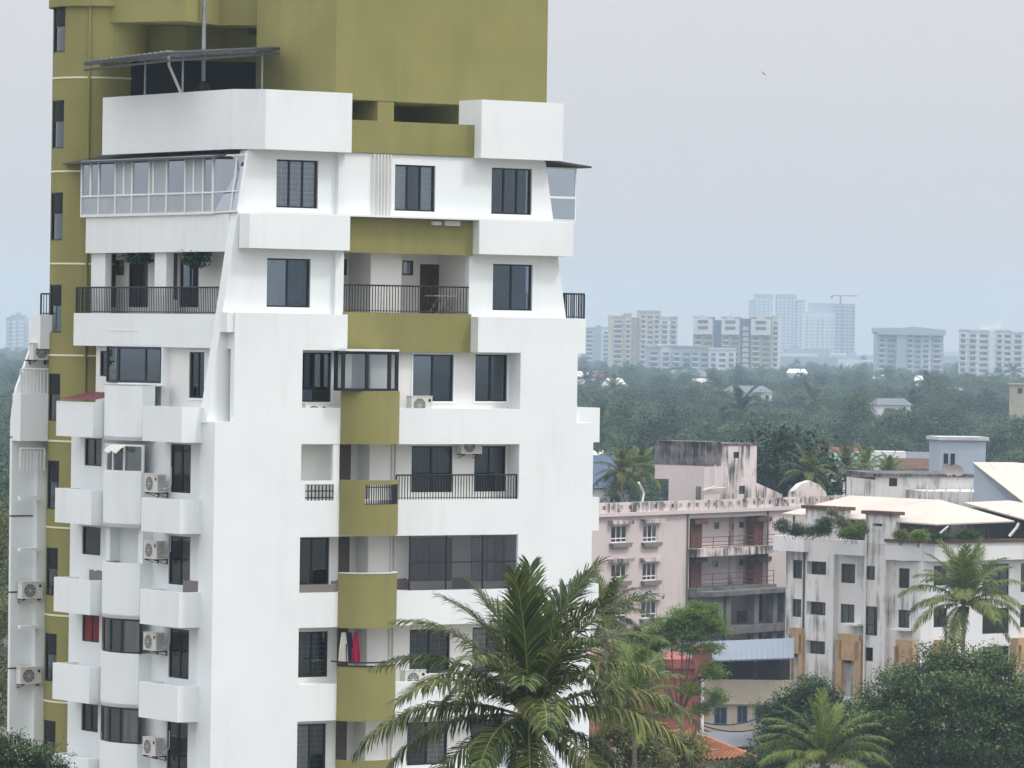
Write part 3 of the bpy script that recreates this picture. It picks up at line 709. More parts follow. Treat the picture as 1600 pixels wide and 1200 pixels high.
for y in (122, 268, 412, 555, 689, 824, 961, 1096):
    MB().strip([spt(p, RS + .02) for p in full], zs_(y) - .03, zs_(y) + .03, .1).build('white_line', M['olive_line'], tower)
MB().strip([spt(p, RS + .16) for p in full], zs_(11), zTopS + .5, .3).build('stair_cap', M['olive'], tower)
q0, q1 = spt(R(-20), RS), spt(R(-90), RS)
MB().tube([spt(R(8), RS + .05) + (0,), spt(R(8), RS + .05) + (zTopS,)], .05, 8).build('downpipe', M['olive'], tower)

# ---- olive block on the roof
VO = 2.1
ob0, ob1 = uf(525, 100, VO), uf(855, 100, VO)
zo0 = zf(162, 690, VO)
MB().box(ob0, ob1, VO, VO + 5.2, zo0, zf(-60)).build('roof_block', M['olive'], tower)
mb = MB()
for (x0, x1) in ((525, 548), (590, 616), (735, 760)): mb.box(uf(x0, 180, VO) + .01, uf(x1, 180, VO), VO + .02, VO + 5, zP0 + .22, zo0)
mb.box(ob0 + .2, ob1 - .2, VO + 4.4, VO + 5, zP0 + .22, zo0)
mb.build('block_piers', M['olive'], tower)
# rear walls and the overhang
def LP(px, Y): q = at(px, 60, Y); a = T.local(q); return (a[0], a[1])
zh = at(290, 36, 169.5).z
pl = [LP(164, 170.0), LP(290, 168.2), LP(342, 170.4), LP(406, 170.0), LP(406, 176), LP(164, 176)]
MB().plan(pl, zh, zf(-60)).build('roof_overhang', M['olive'], tower)
MB().plan([LP(150, 172.0), LP(290, 171.2), LP(355, 172.6), LP(415, 172.0), LP(415, 176), LP(150, 176)], zP0 + .22, zh).build('rear_wall', M['olive'], tower)
q = [T.local(at(x, 45, 171.9)) for x in (388, 404)]
MB().plan([LP(388, 171.9), LP(404, 171.8), LP(404, 172.6), LP(388, 172.6)], at(395, 54, 171.9).z, at(395, 35, 171.9).z).build('small_window', M['frame_dark'], tower)
MB().plan([LP(359, 171.9), LP(382, 171.8), LP(382, 172.4), LP(359, 172.4)], at(370, 142, 171.9).z, at(370, 122, 171.9).z).build('small_window', M['frame_dark'], tower)
for px, m_ in ((188, 'olive'), ): MB().tube([LP(px, 170.9) + (zP0 + .2,), LP(px, 170.9) + (zh,)], .045, 8).build('downpipe', M[m_], tower)
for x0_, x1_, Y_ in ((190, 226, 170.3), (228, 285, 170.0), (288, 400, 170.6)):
    MB().plan([LP(x0_, Y_), LP(x1_, Y_), LP(x1_, Y_ + .04), LP(x0_, Y_ + .04)], zP0 + .22, at(250, 95, Y_).z).build('painted_shade_sheet', M['painted_shade'], tower)  # dark tarps, near-black so the shade under the roof is in their colour
# chimney pipe
a = LP(318.5, 169.0)
MB().tube([a + (zP0 + .2,), a + (zf(-60),)], .075, 12).tube([a + (at(318, 20, 169).z,), a + (at(318, 9, 169).z,)], .085, 12).build('flue_pipe', M['steel'], tower)
MB().lathe([(.32, 0), (.14, .3), (.1, .32), (.1, .36)], 14, a + (at(318, 143, 169).z,)).build('flue_hood', M['sheet_dark'], tower)
# sheet roof over the terrace, on posts
e1, e2, e3 = at(133, 96, 167.0), at(262, 80, 162.3), at(436, 72, 166.8)
b1, b2 = at(170, 103, 171.5), at(410, 82, 171.5)
loc = lambda p: T.local(p)
n = 30; m = MB()
top = [loc(e1.lerp(e2, i / n)) for i in range(n + 1)]; rear = [loc(b1.lerp(b2, i / n)) for i in range(n + 1)]
for i in range(n):
    w0, w1 = .03 * (i % 2), .03 * ((i + 1) % 2)
    m.add([(top[i][0], top[i][1], top[i][2] + w0), (top[i+1][0], top[i+1][1], top[i+1][2] + w1), (rear[i+1][0], rear[i+1][1], rear[i+1][2] + w1), (rear[i][0], rear[i][1], rear[i][2] + w0)], [(0, 1, 2, 3)])
m.add([loc(e2), loc(e3), loc(b2)], [(0, 1, 2)])
AW = m.build('terrace_roof', M['sheet_light'], tower, fix=False)
m = MB(); dz = lambda p, k: (p[0], p[1], p[2] - k)
for a_, b_ in ((e1, e2), (e2, e3)): m.tube([dz(loc(a_), .09), dz(loc(b_), .09)], .075, 4)
m.tube([dz(loc(e1), .3), dz(loc(e2), .32)], .05, 4); m.tube([dz(loc(e2), .32), dz(loc(e3), .25)], .05, 4)
m.build('roof_beams', M['sheet_dark'], AW)
def inside(px): v_ = vl(px, 190, uT); return (T.o + T.U * uT + T.V * v_).y
for px, py, Y in ((227, 92, inside(227) + .9), (286, 84, inside(286) + .9), (410, 82, 166.6)):
    p = loc(at(px, py, Y)); MB().tube([(p[0], p[1], zP0 + .2), p], .035, 8).build('post', M['steel'], AW)
p0, p1, p2, p3 = [loc(at(x, y, inside(275) + .55)) for x, y in ((263, 83), (264, 102), (283, 146), (284, 156))]
MB().tube([p0, p1, p2, p3], .05, 8).build('gutter_pipe', M['pipe_white'], AW)

# ---- far wing beyond the stair tower
VF = 13.5
pw = lambda x, y, v=VF: T.onv(x, y, v)
def plate(pts, d0, d1, name, m='white'): return MB().prism('v', [pw(x, y, d0) for x, y in pts], d0, d1).build(name, M[m], tower)
plate([(67, 490), (90, 490), (90, 1290), (13, 1290), (19, 660), (21, 640), (26, 607), (34, 585)], VF, VF + .15, 'far_wing')
z0_, z1_ = T.onv(68, 545, VF - .7)[1], T.onv(68, 492, VF - .7)[1]
MB().box(uf(63, 515, VF - .7), uf(95, 515, VF - .7), VF - .7, VF - .002, z0_, z1_).build('parapet', M['white'], tower)
railing(tower, [(uf(64, 480, VF - .6), VF - .6), (uf(90, 480, VF - .6), VF - .6)], z1_, T.onv(68, 459, VF - .6)[1])
r = T.rect('v', 32, 615, 95, 689, VF - .6); MB().box(r[0], r[1], VF - .6, VF - .002, r[2], r[3]).build('parapet', M['white'], tower)
railing(tower, [(r[0] + .03, VF - .55), (r[1], VF - .55)], r[3], T.onv(50, 577, VF - .6)[1], .13, 'rail_white', .026)
r = T.rect('v', 56, 705, 95, 1300, VF - .35); MB().wall('v', r[0], r[1], 0, r[3], VF - .3, VF - .002).build('far_wing', M['white'], tower)
railing(tower, [(uf(32, 720, VF - .5), VF - .5), (uf(69, 720, VF - .5), VF - .5)], T.onv(50, 736, VF - .5)[1], T.onv(50, 701, VF - .5)[1], .13, 'rail_white', .026)
for (xa, xb, y) in ((39, 52, 563), (16, 56, 683), (15, 56, 806), (13, 40, 925), (12, 38, 1044)):
    q = T.rect('v', xa, y - 1, xb, y + 1, VF - .02); MB().box(q[0], q[1], VF - .02, VF - .001, q[2], q[3]).build('groove', M['ac_dark'], tower)
for (y0, y1) in ((775, 782), (856, 861), (977, 982)):
    q = T.rect('v', 32, y0, 62, y1, VF - .5); MB().box(q[0], q[1], VF - .5, VF - .3, q[2], q[3]).build('ledge', M['white'], tower)

# ---- air conditioners
place_ac('u', 242, 771, -.28, 'air conditioner beside the curved white bay that is draped with a white sheet', True)
place_ac('u', 241, 875, -.28, 'air conditioner beside the open doorway with torn grey tile dado', True)
place_ac('u', 240, 1018, -.28, 'air conditioner beside the two-pane window, one storey under the torn tile dado', True)
place_ac('u', 239, 1182, -.28, 'lowest air conditioner on the side wall with the curved white bays', True)
place_ac('v', 655, 648, .3, 'air conditioner on the white ledge right of the glazed green bay', False)
place_ac('v', 490, 660, .3, 'air conditioner mostly sunk behind the white ledge left of the glazed bay', False)
place_ac('v', 733, 711, .5, 'air conditioner hung high between two windows above a black railing', True)
place_ac('v', 645, 1076, .3, 'air conditioner on the ledge beside the palm top, right of the laundry bay', False)
MB().box(uf(676, 348, .3), uf(690, 348, .3), .3, .398, zf(352, 683, .3), zf(346, 683, .3)).build('ac_stand_in', M['pipe_white'], tower)  # two small boxes stand in for an air conditioner on the green band
MB().box(uf(695, 348, .3), uf(718, 348, .3), .26, .398, zf(353, 706, .3), zf(345, 706, .3)).build('ac_stand_in', M['ac_body'], tower)
place_ac('v', 65, 564, VF - .35, 'air conditioner beside the slanted white edge of the far wing', True)
place_ac('v', 47, 937, VF - .3, 'upper of two air conditioners on the far wing wall', True)
place_ac('v', 45, 1070, VF - .3, 'lower of two air conditioners on the far wing wall', True)

# ---- things on the balconies
def locw(u, v, z): p = T.o + T.U * u + T.V * v; return (p.x, p.y, z)
tb = thing('folding_table', 'small folding table with crossed legs on the railed balcony', 'table', locw(uf(690, 480, 1.2), 1.2, z493), T.a)
MB().box(-.5, .5, -.28, .28, .68, .71).build('tabletop', M['cloth_white'], tb)
for s in (-1, 1):
    for sx_ in (-1, 1): MB().tube([(sx_ * .42, s * .22, 0), (-sx_ * .02 + sx_ * .0, s * .22, .68)], .018, 6).build('leg', M['steel'], tb)
pot = [(202, 232, 396, 410, 'wide flat'), (290, 322, 392, 420, 'drooping')]
for x0, x1, y0, y1, kind in pot:
    ul = 1.3; vv, zz = T.onu((x0 + x1) / 2, y1, ul); wd = abs(vl(x0, y1, ul) - vl(x1, y1, ul)); ht = zl(y0, x0, ul) - zz
    t = thing('hanging_plant', kind + ' green hanging plant under the side balcony ceiling', 'plant', locw(ul, vv, zz), T.a, 'hanging plants on the side balcony')
    rr = random.Random(int(x0)); lm = MB()
    for i in range(900):
        a, b, c = rr.gauss(0, .25), rr.uniform(-.5, .5), rr.random()
        if kind == 'drooping' and c < abs(b) * .9: c = 1 - c * .4
        p = Vector((a * .6, b * wd, c * ht)); n1 = Vector((rr.uniform(-1, 1), rr.uniform(-1, 1), rr.uniform(-1, .3))).normalized() * .12; n2 = n1.cross(Vector((rr.uniform(-1, 1), .3, 1))).normalized() * .035
        lm.add([p - n2, p + n1, p + n2, p - n1 * .4], [(0, 1, 2, 3)])
    lm.build('foliage', M['plant'], t, fix=False)
    MB().tube([(0, 0, ht * .6), (0, 0, zl(388, 260, ul) - zz)], .012, 5).build('cord', M['rail'], t)
for x, m_, c in ((537, 'cloth_white', 'cream'), (546, 'cloth_navy', 'navy'), (556, 'cloth_red', 'crimson')):
    u_, z_ = T.onv(x, 988, -.1); h = zf(988, x, -.1) - zf(1036, x, -.1)
    g = MB(); n_ = 8
    for j in range(n_):
        for zi_, (za_, zb_) in enumerate(((0, .5), (.5, 1))):
            f0, f1 = j / n_ - .5, (j + 1) / n_ - .5
            q = lambda f, zz_: (f * .30 * (.55 + .6 * zz_ ** .5), .05 * math.sin(f * 22) * zz_, -h * zz_)
            g.add([q(f0, za_), q(f1, za_), q(f1, zb_), q(f0, zb_)], [(0, 1, 2, 3)])
    o = g.build('hanging_garment', M[m_], None, smooth=True, fix=False); o.location = locw(u_, -.1, z_); o.rotation_euler = (0, 0, T.a)
    tag(o, c + ' garment hung to dry above the green bay rail', 'laundry')
# ================================================================ the ground
mat('ground', (0.13, 0.12, 0.095), 0.95, var=0.4, scale=0.02)
g = MB().add([(-7000, -1500, 0), (7000, -1500, 0), (7000, 9000, 0), (-7000, 9000, 0)], [(0, 1, 2, 3)]).build('ground', M['ground'], fix=False)
tag(g, kind='structure')

# ================================================================ neighbours
mat('pink', (0.59, 0.515, 0.50), 0.85, var=0.05, scale=0.3, streak=0.35, scol=(0.22, 0.2, 0.19), sscale=.8, sbias=.56)
mat('pink_dirty', (0.62, 0.55, 0.52), 0.9, var=0.08, scale=0.5, streak=0.95, scol=(0.03, 0.03, 0.03), sscale=1.2, sbias=.42)
mat('mould', (0.16, 0.15, 0.15), 0.95, var=0.3, scale=1.5, streak=1.0, scol=(0.02, 0.02, 0.02), sscale=2.2, sbias=.38)
mat('dirty_white', (0.66, 0.65, 0.63), 0.85, var=0.05, scale=0.4, streak=0.85, scol=(0.12, 0.12, 0.11), sscale=.9, sbias=.5)
mat('clean_white', (0.70, 0.71, 0.71), 0.8, var=0.03, streak=0.3, scol=(0.4, 0.4, 0.38), sbias=.58)
mat('maroon', (0.11, 0.045, 0.033), 0.7, var=0.15, streak=.3, scol=(.08, .04, .03))
mat('orange_paint', (0.43, 0.285, 0.155), 0.75, var=0.12, scale=1, streak=.4, scol=(.16, .09, .05), sscale=1.5)
mat('coping', (0.10, 0.055, 0.042), 0.8, var=0.2, scale=2)
mat('roof_seam', (0.42, 0.36, 0.29), .6)
mat('roof_beige', (0.48, 0.43, 0.37), 0.6, var=0.08, scale=0.3, streak=.3, scol=(.36, .3, .24))
mat('roof_blue', (0.15, 0.185, 0.225), 0.5, var=0.06, scale=.5)
mat('roof_grey', (0.11, 0.125, 0.14), 0.6, var=0.15, scale=.4)
mat('roof_green', (0.17, 0.24, 0.225), 0.6, var=0.12, scale=.4)
mat('roof_red', (0.16, 0.05, 0.045), 0.7, var=0.2, scale=.6)
mat('roof_tile', (0.36, 0.15, 0.075), 0.75, var=0.2, scale=1.2, streak=.3, scol=(.2, .07, .04))
mat('tarp', (0.05, 0.085, 0.15), 0.5, var=.1)
mat('red_paint', (0.29, 0.09, 0.075), 0.8, var=0.1, scale=.5, streak=.4, scol=(.2, .06, .05))
mat('beige_wall', (0.40, 0.36, 0.28), 0.85, var=0.06, scale=.5, streak=.4, scol=(.22, .2, .16))
mat('blue_paint', (0.03, 0.1, 0.24), 0.6, var=.2)
mat('greyblue_wall', (0.36, 0.41, 0.48), 0.7, var=.04)
mat('concrete_dark', (0.15, 0.15, 0.15), 0.9, var=.3, scale=.8, streak=.5, scol=(.02, .02, .02))
mat('tank', (0.75, 0.76, 0.76), .4)
mat('cable', (0.01, 0.01, 0.01), .6)
mat('hedge_green', (0.05, 0.10, 0.03), .7, var=.4, scale=3)

def small_window(fr_, parent, face, q, d, n=3, fm='frame_white', gm='pane', hole=True, transom=None):
    r = fr_.rect(face, *q, d)
    return window(parent, face, r, d - .06, n, fw=.07, fm=fm, gm=gm, curtain=None, rim=False, transom=transom), r

# ---- pink block
P = Frame(930, 800, 385.0, 55)
pink = thing('pink_building', 'weathered pink block with white grilled windows, hooded, and a mouldy roof stairhead', 'building', P.o, P.a)
uP = lambda x, y, v=0.0: P.onv(x, y, v)[0]
zPk = lambda y, x=1100, v=0.0: P.onv(x, y, v)[1]
zc = zPk(798, 1050); zr = zPk(783, 1050)
uE = uP(1330, 800)
wq = [(955, 821, 980, 848), (1005, 819, 1027, 847), (955, 881, 979, 908), (1004, 879, 1026, 907), (1002, 939, 1026, 966), (955, 942, 979, 968)]
holes = [P.rect('v', *q) for q in wq]
uV0, uV1 = uP(1077, 850), uP(1197, 850)
zV1 = zPk(803, 1130); zV0 = 0
MB().wall('v', uP(880, 800), uV0, 0, zc, 0, .3, holes).build('front_wall', M['pink'], pink)
MB().box(uV1, uE, 0, .3, 0, zc).build('front_wall', M['pink'], pink)
MB().box(uV0, uV1, 0, .3, zPk(808, 1130), zc).build('front_wall', M['pink'], pink)
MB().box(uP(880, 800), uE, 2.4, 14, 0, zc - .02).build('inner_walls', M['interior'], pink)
MB().box(uP(880, 800), uE, .3, 14, zc - .3, zc).build('roof_slab', M['concrete_dark'], pink)
for r, q in zip(holes, wq):
    w_ = window(pink, 'v', r, .06, 3, fw=.09, fm='frame_white', curtain=None, rim=False, transom=.25)
    MB().prism('v', [(r[0] - .5, r[3] + .42), (r[1] + .55, r[3] + .42), (r[1] + .3, r[3] + .1), (r[0] - .25, r[3] + .1)], -.45, -.002).build('hood', M['pink_dirty'], w_)
    MB().prism('v', [(r[0] - .3, r[2] - .02), (r[1] + .35, r[2] - .02), (r[1] + .15, r[2] - .36), (r[0] - .1, r[2] - .36)], -.35, -.002).build('sill', M['concrete_dark'] if False else M['tile_grey'], w_)
# cornice and the balustrade with square holes
MB().box(uP(880, 800), uE, -.35, -.002, zc - .28, zc + .02).build('cornice', M['pink'], pink)
gap = 0.62; nb = int((uE - uP(880, 800)) / (2 * gap)); hb = [(uP(880, 800) + gap * .6 + i * 2 * gap, uP(880, 800) + gap * 1.4 + i * 2 * gap, zc + .25, zr - .2) for i in range(nb)]
zr2 = zr
mb = MB().wall('v', uP(880, 800), uE, zc + .02, zr, -.1, .12, hb); mb.build('balustrade', M['pink_dirty'], pink)
# verandah bay with shutters
wz_ = [(816, 1116, 1124, 827), (815, 1155, 1163, 825), (876, 1113, 1122, 886), (874, 1155, 1163, 884)]
hv = [P.rect('v', x0, y0, x1, y1, 1.3) for (y0, x0, x1, y1) in wz_]
MB().wall('v', uV0 - .2, uV1 + .2, 0, zV1, 1.3, 1.5, hv).build('verandah_wall', M['pink'], pink)
for r in hv: window(pink, 'v', r, 1.32, 1, fw=.08, fm='roof_blue', curtain=None, rim=False)
for (x0, x1, y0, y1) in ((1080, 1097, 812, 858), (1179, 1197, 808, 855), (1080, 1096, 872, 919), (1178, 1196, 870, 917)):
    r = P.rect('v', x0, y0, x1, y1, .3)
    o = MB().box(r[0], r[1], .3, .9, r[2], r[3]).build('shutter_panel', M['maroon'], pink)
    MB().box(r[0] - .1, r[1] + .25, -.15, .9, r[3] - .35, r[3] + .02).build('shutter_hood', M['maroon'], o)
for yc, y0 in ((863, 856), (925, 917)):
    MB().box(uV0 - .2, uV1 + .3, -.9, 1.3, zPk(yc + 5, 1140, -.9), zPk(y0, 1140, -.9)).build('verandah_slab', M['pink_dirty'] if yc < 900 else M['concrete_dark'], pink)
for yb, yt in ((856, 838), (917, 895)):
    mb = MB(); za_, zb_ = zPk(yb, 1140, -.8), zPk(yt, 1140, -.8)
    for zz in (zb_, za_ + (zb_ - za_) * .6, za_ + (zb_ - za_) * .3): mb.tube([(uV0, -.8, zz), (uV1, -.8, zz)], .03, 5)
    for i in range(6): x = uV0 + (uV1 - uV0) * i / 5; mb.tube([(x, -.8, za_), (x, -.8, zb_)], .03, 5)
    mb.build('railing', M['maroon'], pink)
MB().tube([(uP(1142, 850, 1.25), 1.25, 0), (uP(1142, 850, 1.25), 1.25, zV1)], .22, 8).build('downpipe', M['pink_dirty'], pink)
for x in (1073, 1198): MB().tube([(uP(x, 850), -.1, 0), (uP(x, 850), -.1, zc)], .07, 6).build('downpipe', M['concrete_dark'], pink)
mb = MB()
for x in (1120, 1132, 1176, 1205, 1222): q = uP(x, 955, -1.5); MB().box(q - .35, q + .35, -1.9, -1.2, 0, zPk(930, 1140, -1.5)).build('porch_column', M['concrete_dark'], pink)
MB().box(uV0 - .1, uP(1232, 950, -2.2), -2.4, 0, zPk(931, 1140, -2.4), zPk(924, 1140, -2.4)).build('porch_roof', M['concrete_dark'], pink)
MB().box(uV0 - .1, uP(1232, 950, -2.2), -2.2, 1.2, zPk(992, 1140, -2.4), zPk(980, 1140, -2.4)).build('porch_floor', M['concrete_dark'], pink)
r = P.rect('v', 1158, 955, 1164, 975, .9)
MB().box(r[0], r[1] + .8, 1.2, 1.28, r[2], r[3]).build('door', M['maroon'], pink)
# roof stairhead
VS = 3.0
def rq(x0, y0, x1, y1, v=VS): return P.rect('v', x0, y0, x1, y1, v)
r1 = rq(1040, 720, 1097, 790); r2 = rq(1018, 686, 1097, 722); r3 = rq(1097, 690, 1123, 785); r4 = rq(1123, 696, 1182, 785)
MB().box(r3[0] + .02, r3[1], VS - .2, VS + 3.3, zc, rq(1097, 750, 1123, 760)[3]).box(r3[0] + .02, r3[1], VS - .2, VS + 4.7, rq(1097, 750, 1123, 760)[3], r3[3] - 2.0).build('stairhead', M['pink'], pink)
MB().box(r3[0], r3[1], VS - .25, VS + 4.75, r3[3] - 2.0, r3[3]).build('stairhead_tank', M['mould'], pink)
hw = [rq(1146, 706, 1155, 716), rq(1155, 759, 1164, 772), rq(1117, 761, 1126, 772)]
MB().wall('v', r4[0] + .01, r4[1], zc, r4[3], VS, VS + .2, hw[:2]).box(r4[1] - .3, r4[1] - .01, VS + .2, VS + 4, zc, r4[3]).box(r4[0], r4[1] - .3, VS + .4, VS + 4, zc, r4[3] - .1).build('stairhead', M['pink_dirty'], pink)
for r in hw[:2]: window(pink, 'v', r, VS + .05, 1, fw=.07, curtain=None, rim=False)
MB().box(r4[0], r4[1] + .05, VS - .06, VS + 4.1, r4[3], r4[3] + .18).build('stairhead_coping', M['mould'], pink)
r = rq(1087, 760, 1095, 785); MB().box(r[0], r[1], VS - .03, VS - .003, zc, r[3]).build('door', M['concrete_dark'], pink)
for pts in (((1117, 726), (1117, 760), (1098, 766)), ((1131, 724), (1133, 726), (1133, 762), (1102, 764)), ((1137, 742), (1137, 772))):
    MB().tube([(P.onv(x, y, VS - .45)[0], VS - .45, P.onv(x, y, VS - .45)[1]) for x, y in pts], .07, 6).build('roof_pipe', M['pipe_white'], pink)
a_, b_, c_ = P.onv(1182, 742, VS + 2), P.onv(1216, 772, VS + 2), P.onv(1216, 786, VS + 2)
MB().prism('v', [(r4[1], a_[1]), (b_[0], b_[1]), (b_[0], zc), (r4[1], zc)], VS + 1.6, VS + 2.4).build('stair_flank', M['pink_dirty'], pink)
a_ = [P.onv(x, y, 1.5) for x, y in ((1236, 785), (1240, 768), (1252, 756), (1266, 751), (1280, 757), (1291, 770), (1294, 785))]
MB().prism('v', a_, 1.5, 2.0).build('roof_arch', M['pink_dirty'], pink)
for x in (1000, 1003): pass
MB().tube([P.onv(998, 754, 1)[:1] + (1, P.onv(998, 754, 1)[1]), P.onv(1006, 770, 1)[:1] + (1, P.onv(1006, 770, 1)[1]), P.onv(1002, 785, 1)[:1] + (1, zc)], .1, 6).build('roof_pipe', M['pipe_white'], pink)

# ---- white block with the beige roof and the roof garden
B = Frame(1440, 880, 352.0, 40)
wb = thing('white_building', 'stained white block with orange window surrounds, roof garden and beige sheet roof', 'building', B.o, B.a)
ub = lambda x, y, v=0.0: B.onv(x, y, v)[0]
vb_ = lambda x, y, u=0.0: B.onu(x, y, u)[0]
zbu = lambda y, x=1330, u=0.0: B.onu(x, y, u)[1]
zbv = lambda y, x=1520, v=0.0: B.onv(x, y, v)[1]
zq1 = zbu(845, 1330)
lw_ = [(1239, 875, 1253, 904), (1267, 877, 1297, 898), (1314, 881, 1336, 911), (1354, 884, 1373, 906),
       (1238, 936, 1252, 964), (1266, 940, 1296, 961), (1313, 944, 1335, 974), (1352, 947, 1377, 993),
       (1265, 1001, 1295, 1022), (1309, 1007, 1330, 1036), (1352, 1011, 1370, 1033), (1237, 997, 1246, 1027), (1264, 1064, 1294, 1082), (1404, 888, 1421, 919), (1403, 953, 1421, 981), (1402, 1014, 1413, 1036)]
hl = [B.rect('u', *q) for q in lw_]
vEb = vb_(1228, 900)
MB().wall('u', 0.3, vEb, 0, zq1, 0, .3, hl).build('side_wall', M['dirty_white'], wb)
for r in hl: window(wb, 'u', r, .1, 2, fw=.07, curtain=None, rim=False)
hr = [B.rect('v', *q) for q in ((1535, 881, 1577, 931), (1535, 1010, 1577, 1045), (1595, 880, 1616, 925), (1594, 945, 1616, 980), (1459, 884, 1480, 915), (1459, 950, 1480, 980), (1535, 950, 1577, 990), (1470, 1010, 1490, 1035))]
MB().wall('v', 0, ub(1760, 880), 0, zq1, 0, .3, hr).build('front_wall', M['clean_white'], wb)
for i, r in enumerate(hr): window(wb, 'v', r, .1, 2 if i else 3, fw=.07, curtain='curtain_pale' if i == 0 else None, rim=False, gm='pane_clear' if i == 0 else 'pane', cs=(0, 1))
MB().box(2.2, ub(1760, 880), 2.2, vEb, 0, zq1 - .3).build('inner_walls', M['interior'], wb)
MB().box(.3, ub(1760, 880), .3, vEb, zq1 - .25, zq1 - .02).build('terrace_slab', M['concrete_dark'], wb)
MB().box(.3, 6, vEb - .3, vEb, 0, zq1).build('end_wall', M['dirty_white'], wb)
# projecting strips on the side wall
for (x0, x1) in ((1258, 1302), (1350, 1383)):
    a_, b_ = vb_(x1, 950, -.4), vb_(x0, 950, -.4)
    hh = [(r[0], r[1], r[2], r[3]) for r in hl if a_ < (r[0] + r[1]) / 2 < b_]
    MB().wall('u', a_, b_, 0, zbu(822, (x0 + x1) / 2, -.4) if x0 > 1300 else zbu(836, 1280, -.4), -.4, -.002, hh).build('wall_strip', M['dirty_white'], wb)
# parapet boxes
for (x0, x1, y0, y1) in ((1208, 1256, 838, 861), (1301, 1347, 844, 867)):
    r = B.rect('u', x0, y0, x1, y1, -.9); MB().box(-.9, -.002, r[0], r[1], r[2], r[3]).build('parapet_box', M['clean_white'], wb)
r = B.rect('u', 1385, 848, 1440, 876, -.5)
MB().plan([(-.6, r[1]), (-.6, 1.4), (.6, -.7), (ub(1760, 860, -.7), -.7), (ub(1760, 860), -.002), (-.002, -.002), (-.002, r[1])], r[2], r[3]).build('parapet', M['clean_white'], wb)
MB().plan([(-.75, r[1]), (-.75, 1.3), (.5, -.85), (ub(1760, 860, -.7), -.85), (ub(1760, 860), -.1), (.2, -.1), (-.1, .5), (-.1, r[1])], r[3], r[3] + .22).build('coping', M['coping'], wb)
# orange surrounds
for (x0, x1, y0) in ((1231, 1253, 981), (1305, 1344, 991), (1396, 1427, 1000)):
    r = B.rect('u', x0, y0, x1, y0 + 100, -.7); w_ = (r[1] - r[0]) * .24
    o = MB().box(-.7, -.41, r[0], r[0] + w_, 0, r[3] - .5).box(-.7, -.41, r[1] - w_, r[1], 0, r[3] - .5).box(-.7, -.41, r[0] + w_ * .3, r[1] - w_ * .3, r[3] - 1.9, r[3]).build('window_surround', M['orange_paint'], wb)
    MB().box(-.62, -.41, r[0] + w_, r[1] - w_, r[3] - 7.0, r[3] - 4.6).build('panel', M['clean_white'], o)
for (x0, x1, y0) in ((1467, 1496, 1000), (1588, 1620, 997)):
    r = B.rect('v', x0, y0, x1, y0 + 100, -.7); w_ = (r[1] - r[0]) * .24
    MB().box(r[0], r[0] + w_, -.7, -.002, 0, r[3] - .5).box(r[1] - w_, r[1], -.7, -.002, 0, r[3] - .5).box(r[0] + w_ * .3, r[1] - w_ * .3, -.7, -.002, r[3] - 1.9, r[3]).build('window_surround', M['orange_paint'], wb)
# pillars with copings above the terrace
for (x0, x1, yt, hx) in ((1258, 1319, 796, (1272, 1300, 812, 838)), (1352, 1396, 804, (1363, 1378, 818, 840))):
    r = B.rect('u', x0, yt, x1, 850, -.45); h = B.rect('u', hx[0], hx[2], hx[1], hx[3], -.45)
    o = MB().wall('u', r[0], r[1], zq1 - .1, r[3], -.42, .2, [h]).build('roof_pillar', M['dirty_white'], wb)
    MB().box(-.65, .45, r[0] - .25, r[1] + .25, r[3], r[3] + .25).build('coping', M['coping'], o)
MB().tube([(-.55, vb_(1352, 900, -.55), 0), (-.55, vb_(1352, 900, -.55), zq1 + 1)], .09, 6).build('downpipe', M['pipe_white'], wb)
MB().tube([(-.15, vb_(1256, 900, -.15), 0), (-.15, vb_(1256, 900, -.15), zq1 + .2)], .09, 6).build('downpipe', M['concrete_dark'], wb)
for (x, y) in ((1338, 974), (1413, 982)):
    r = B.rect('u', x - 18, y, x + 6, y + 3, -.5); MB().box(-.8, -.002, r[0], r[1], r[2], r[3]).build('ledge', M['clean_white'], wb)
# sheet roof on the terrace, thin with ribs
def roof_panel(parent, c, name='roof_sheet', m='roof_beige', ribs=8, th=.1):
    """c: four corners a b (eave) c d (ridge) in the parent's axes"""
    a, b, cc, d_ = [Vector(q) for q in c]; up = Vector((0, 0, th))
    o = MB().loop([a, b, cc, d_], [a + up, b + up, cc + up, d_ + up]).build(name, M[m], parent)
    if ribs:
        rb = MB()
        for i in range(ribs + 1):
            t = i / ribs; rb.tube([a.lerp(b, t) + up, d_.lerp(cc, t) + up], .045, 4)
        tag(rb.build('rib', M['roof_seam' if m == 'roof_beige' else m], o), kind='stuff')
    return o
L = lambda x, y, Y: B.local(at(x, y, Y))
eo = -.15
v_, z_ = B.onu(1222, 804, eo); E0 = (eo, v_, z_); v_, z_ = B.onu(1462, 821, eo); E2 = (eo, v_, z_)
u_, z_ = B.onv(1585, 816, E2[1]); E3 = (u_, E2[1], z_)
rd_ = 5.2; ky = (B.o + B.U * (eo + rd_) + B.V * (E2[1] + rd_)).y
K1 = (eo + rd_, E2[1] + rd_, L(1476, 783, ky)[2]); v_, z_ = B.onu(1328, 774, eo + rd_); K0 = (eo + rd_, v_, K1[2])
print('ROOF', E0, E2, E3, K0, K1)
roof_panel(wb, (E0, E2, K1, K0), ribs=0); roof_panel(wb, (E2, E3, (K1[0] + .4, K1[1], K1[2]), K1), ribs=0)
KB = (K0[0] * 2 - eo, E0[1], E0[2]); KC = (K0[0] * 2 - eo, E2[1] + 8, E0[2])
roof_panel(wb, (KB, E0, K0, (K0[0] + .1, K0[1], K0[2])), ribs=0); roof_panel(wb, (KC, KB, K0, K1), ribs=0)
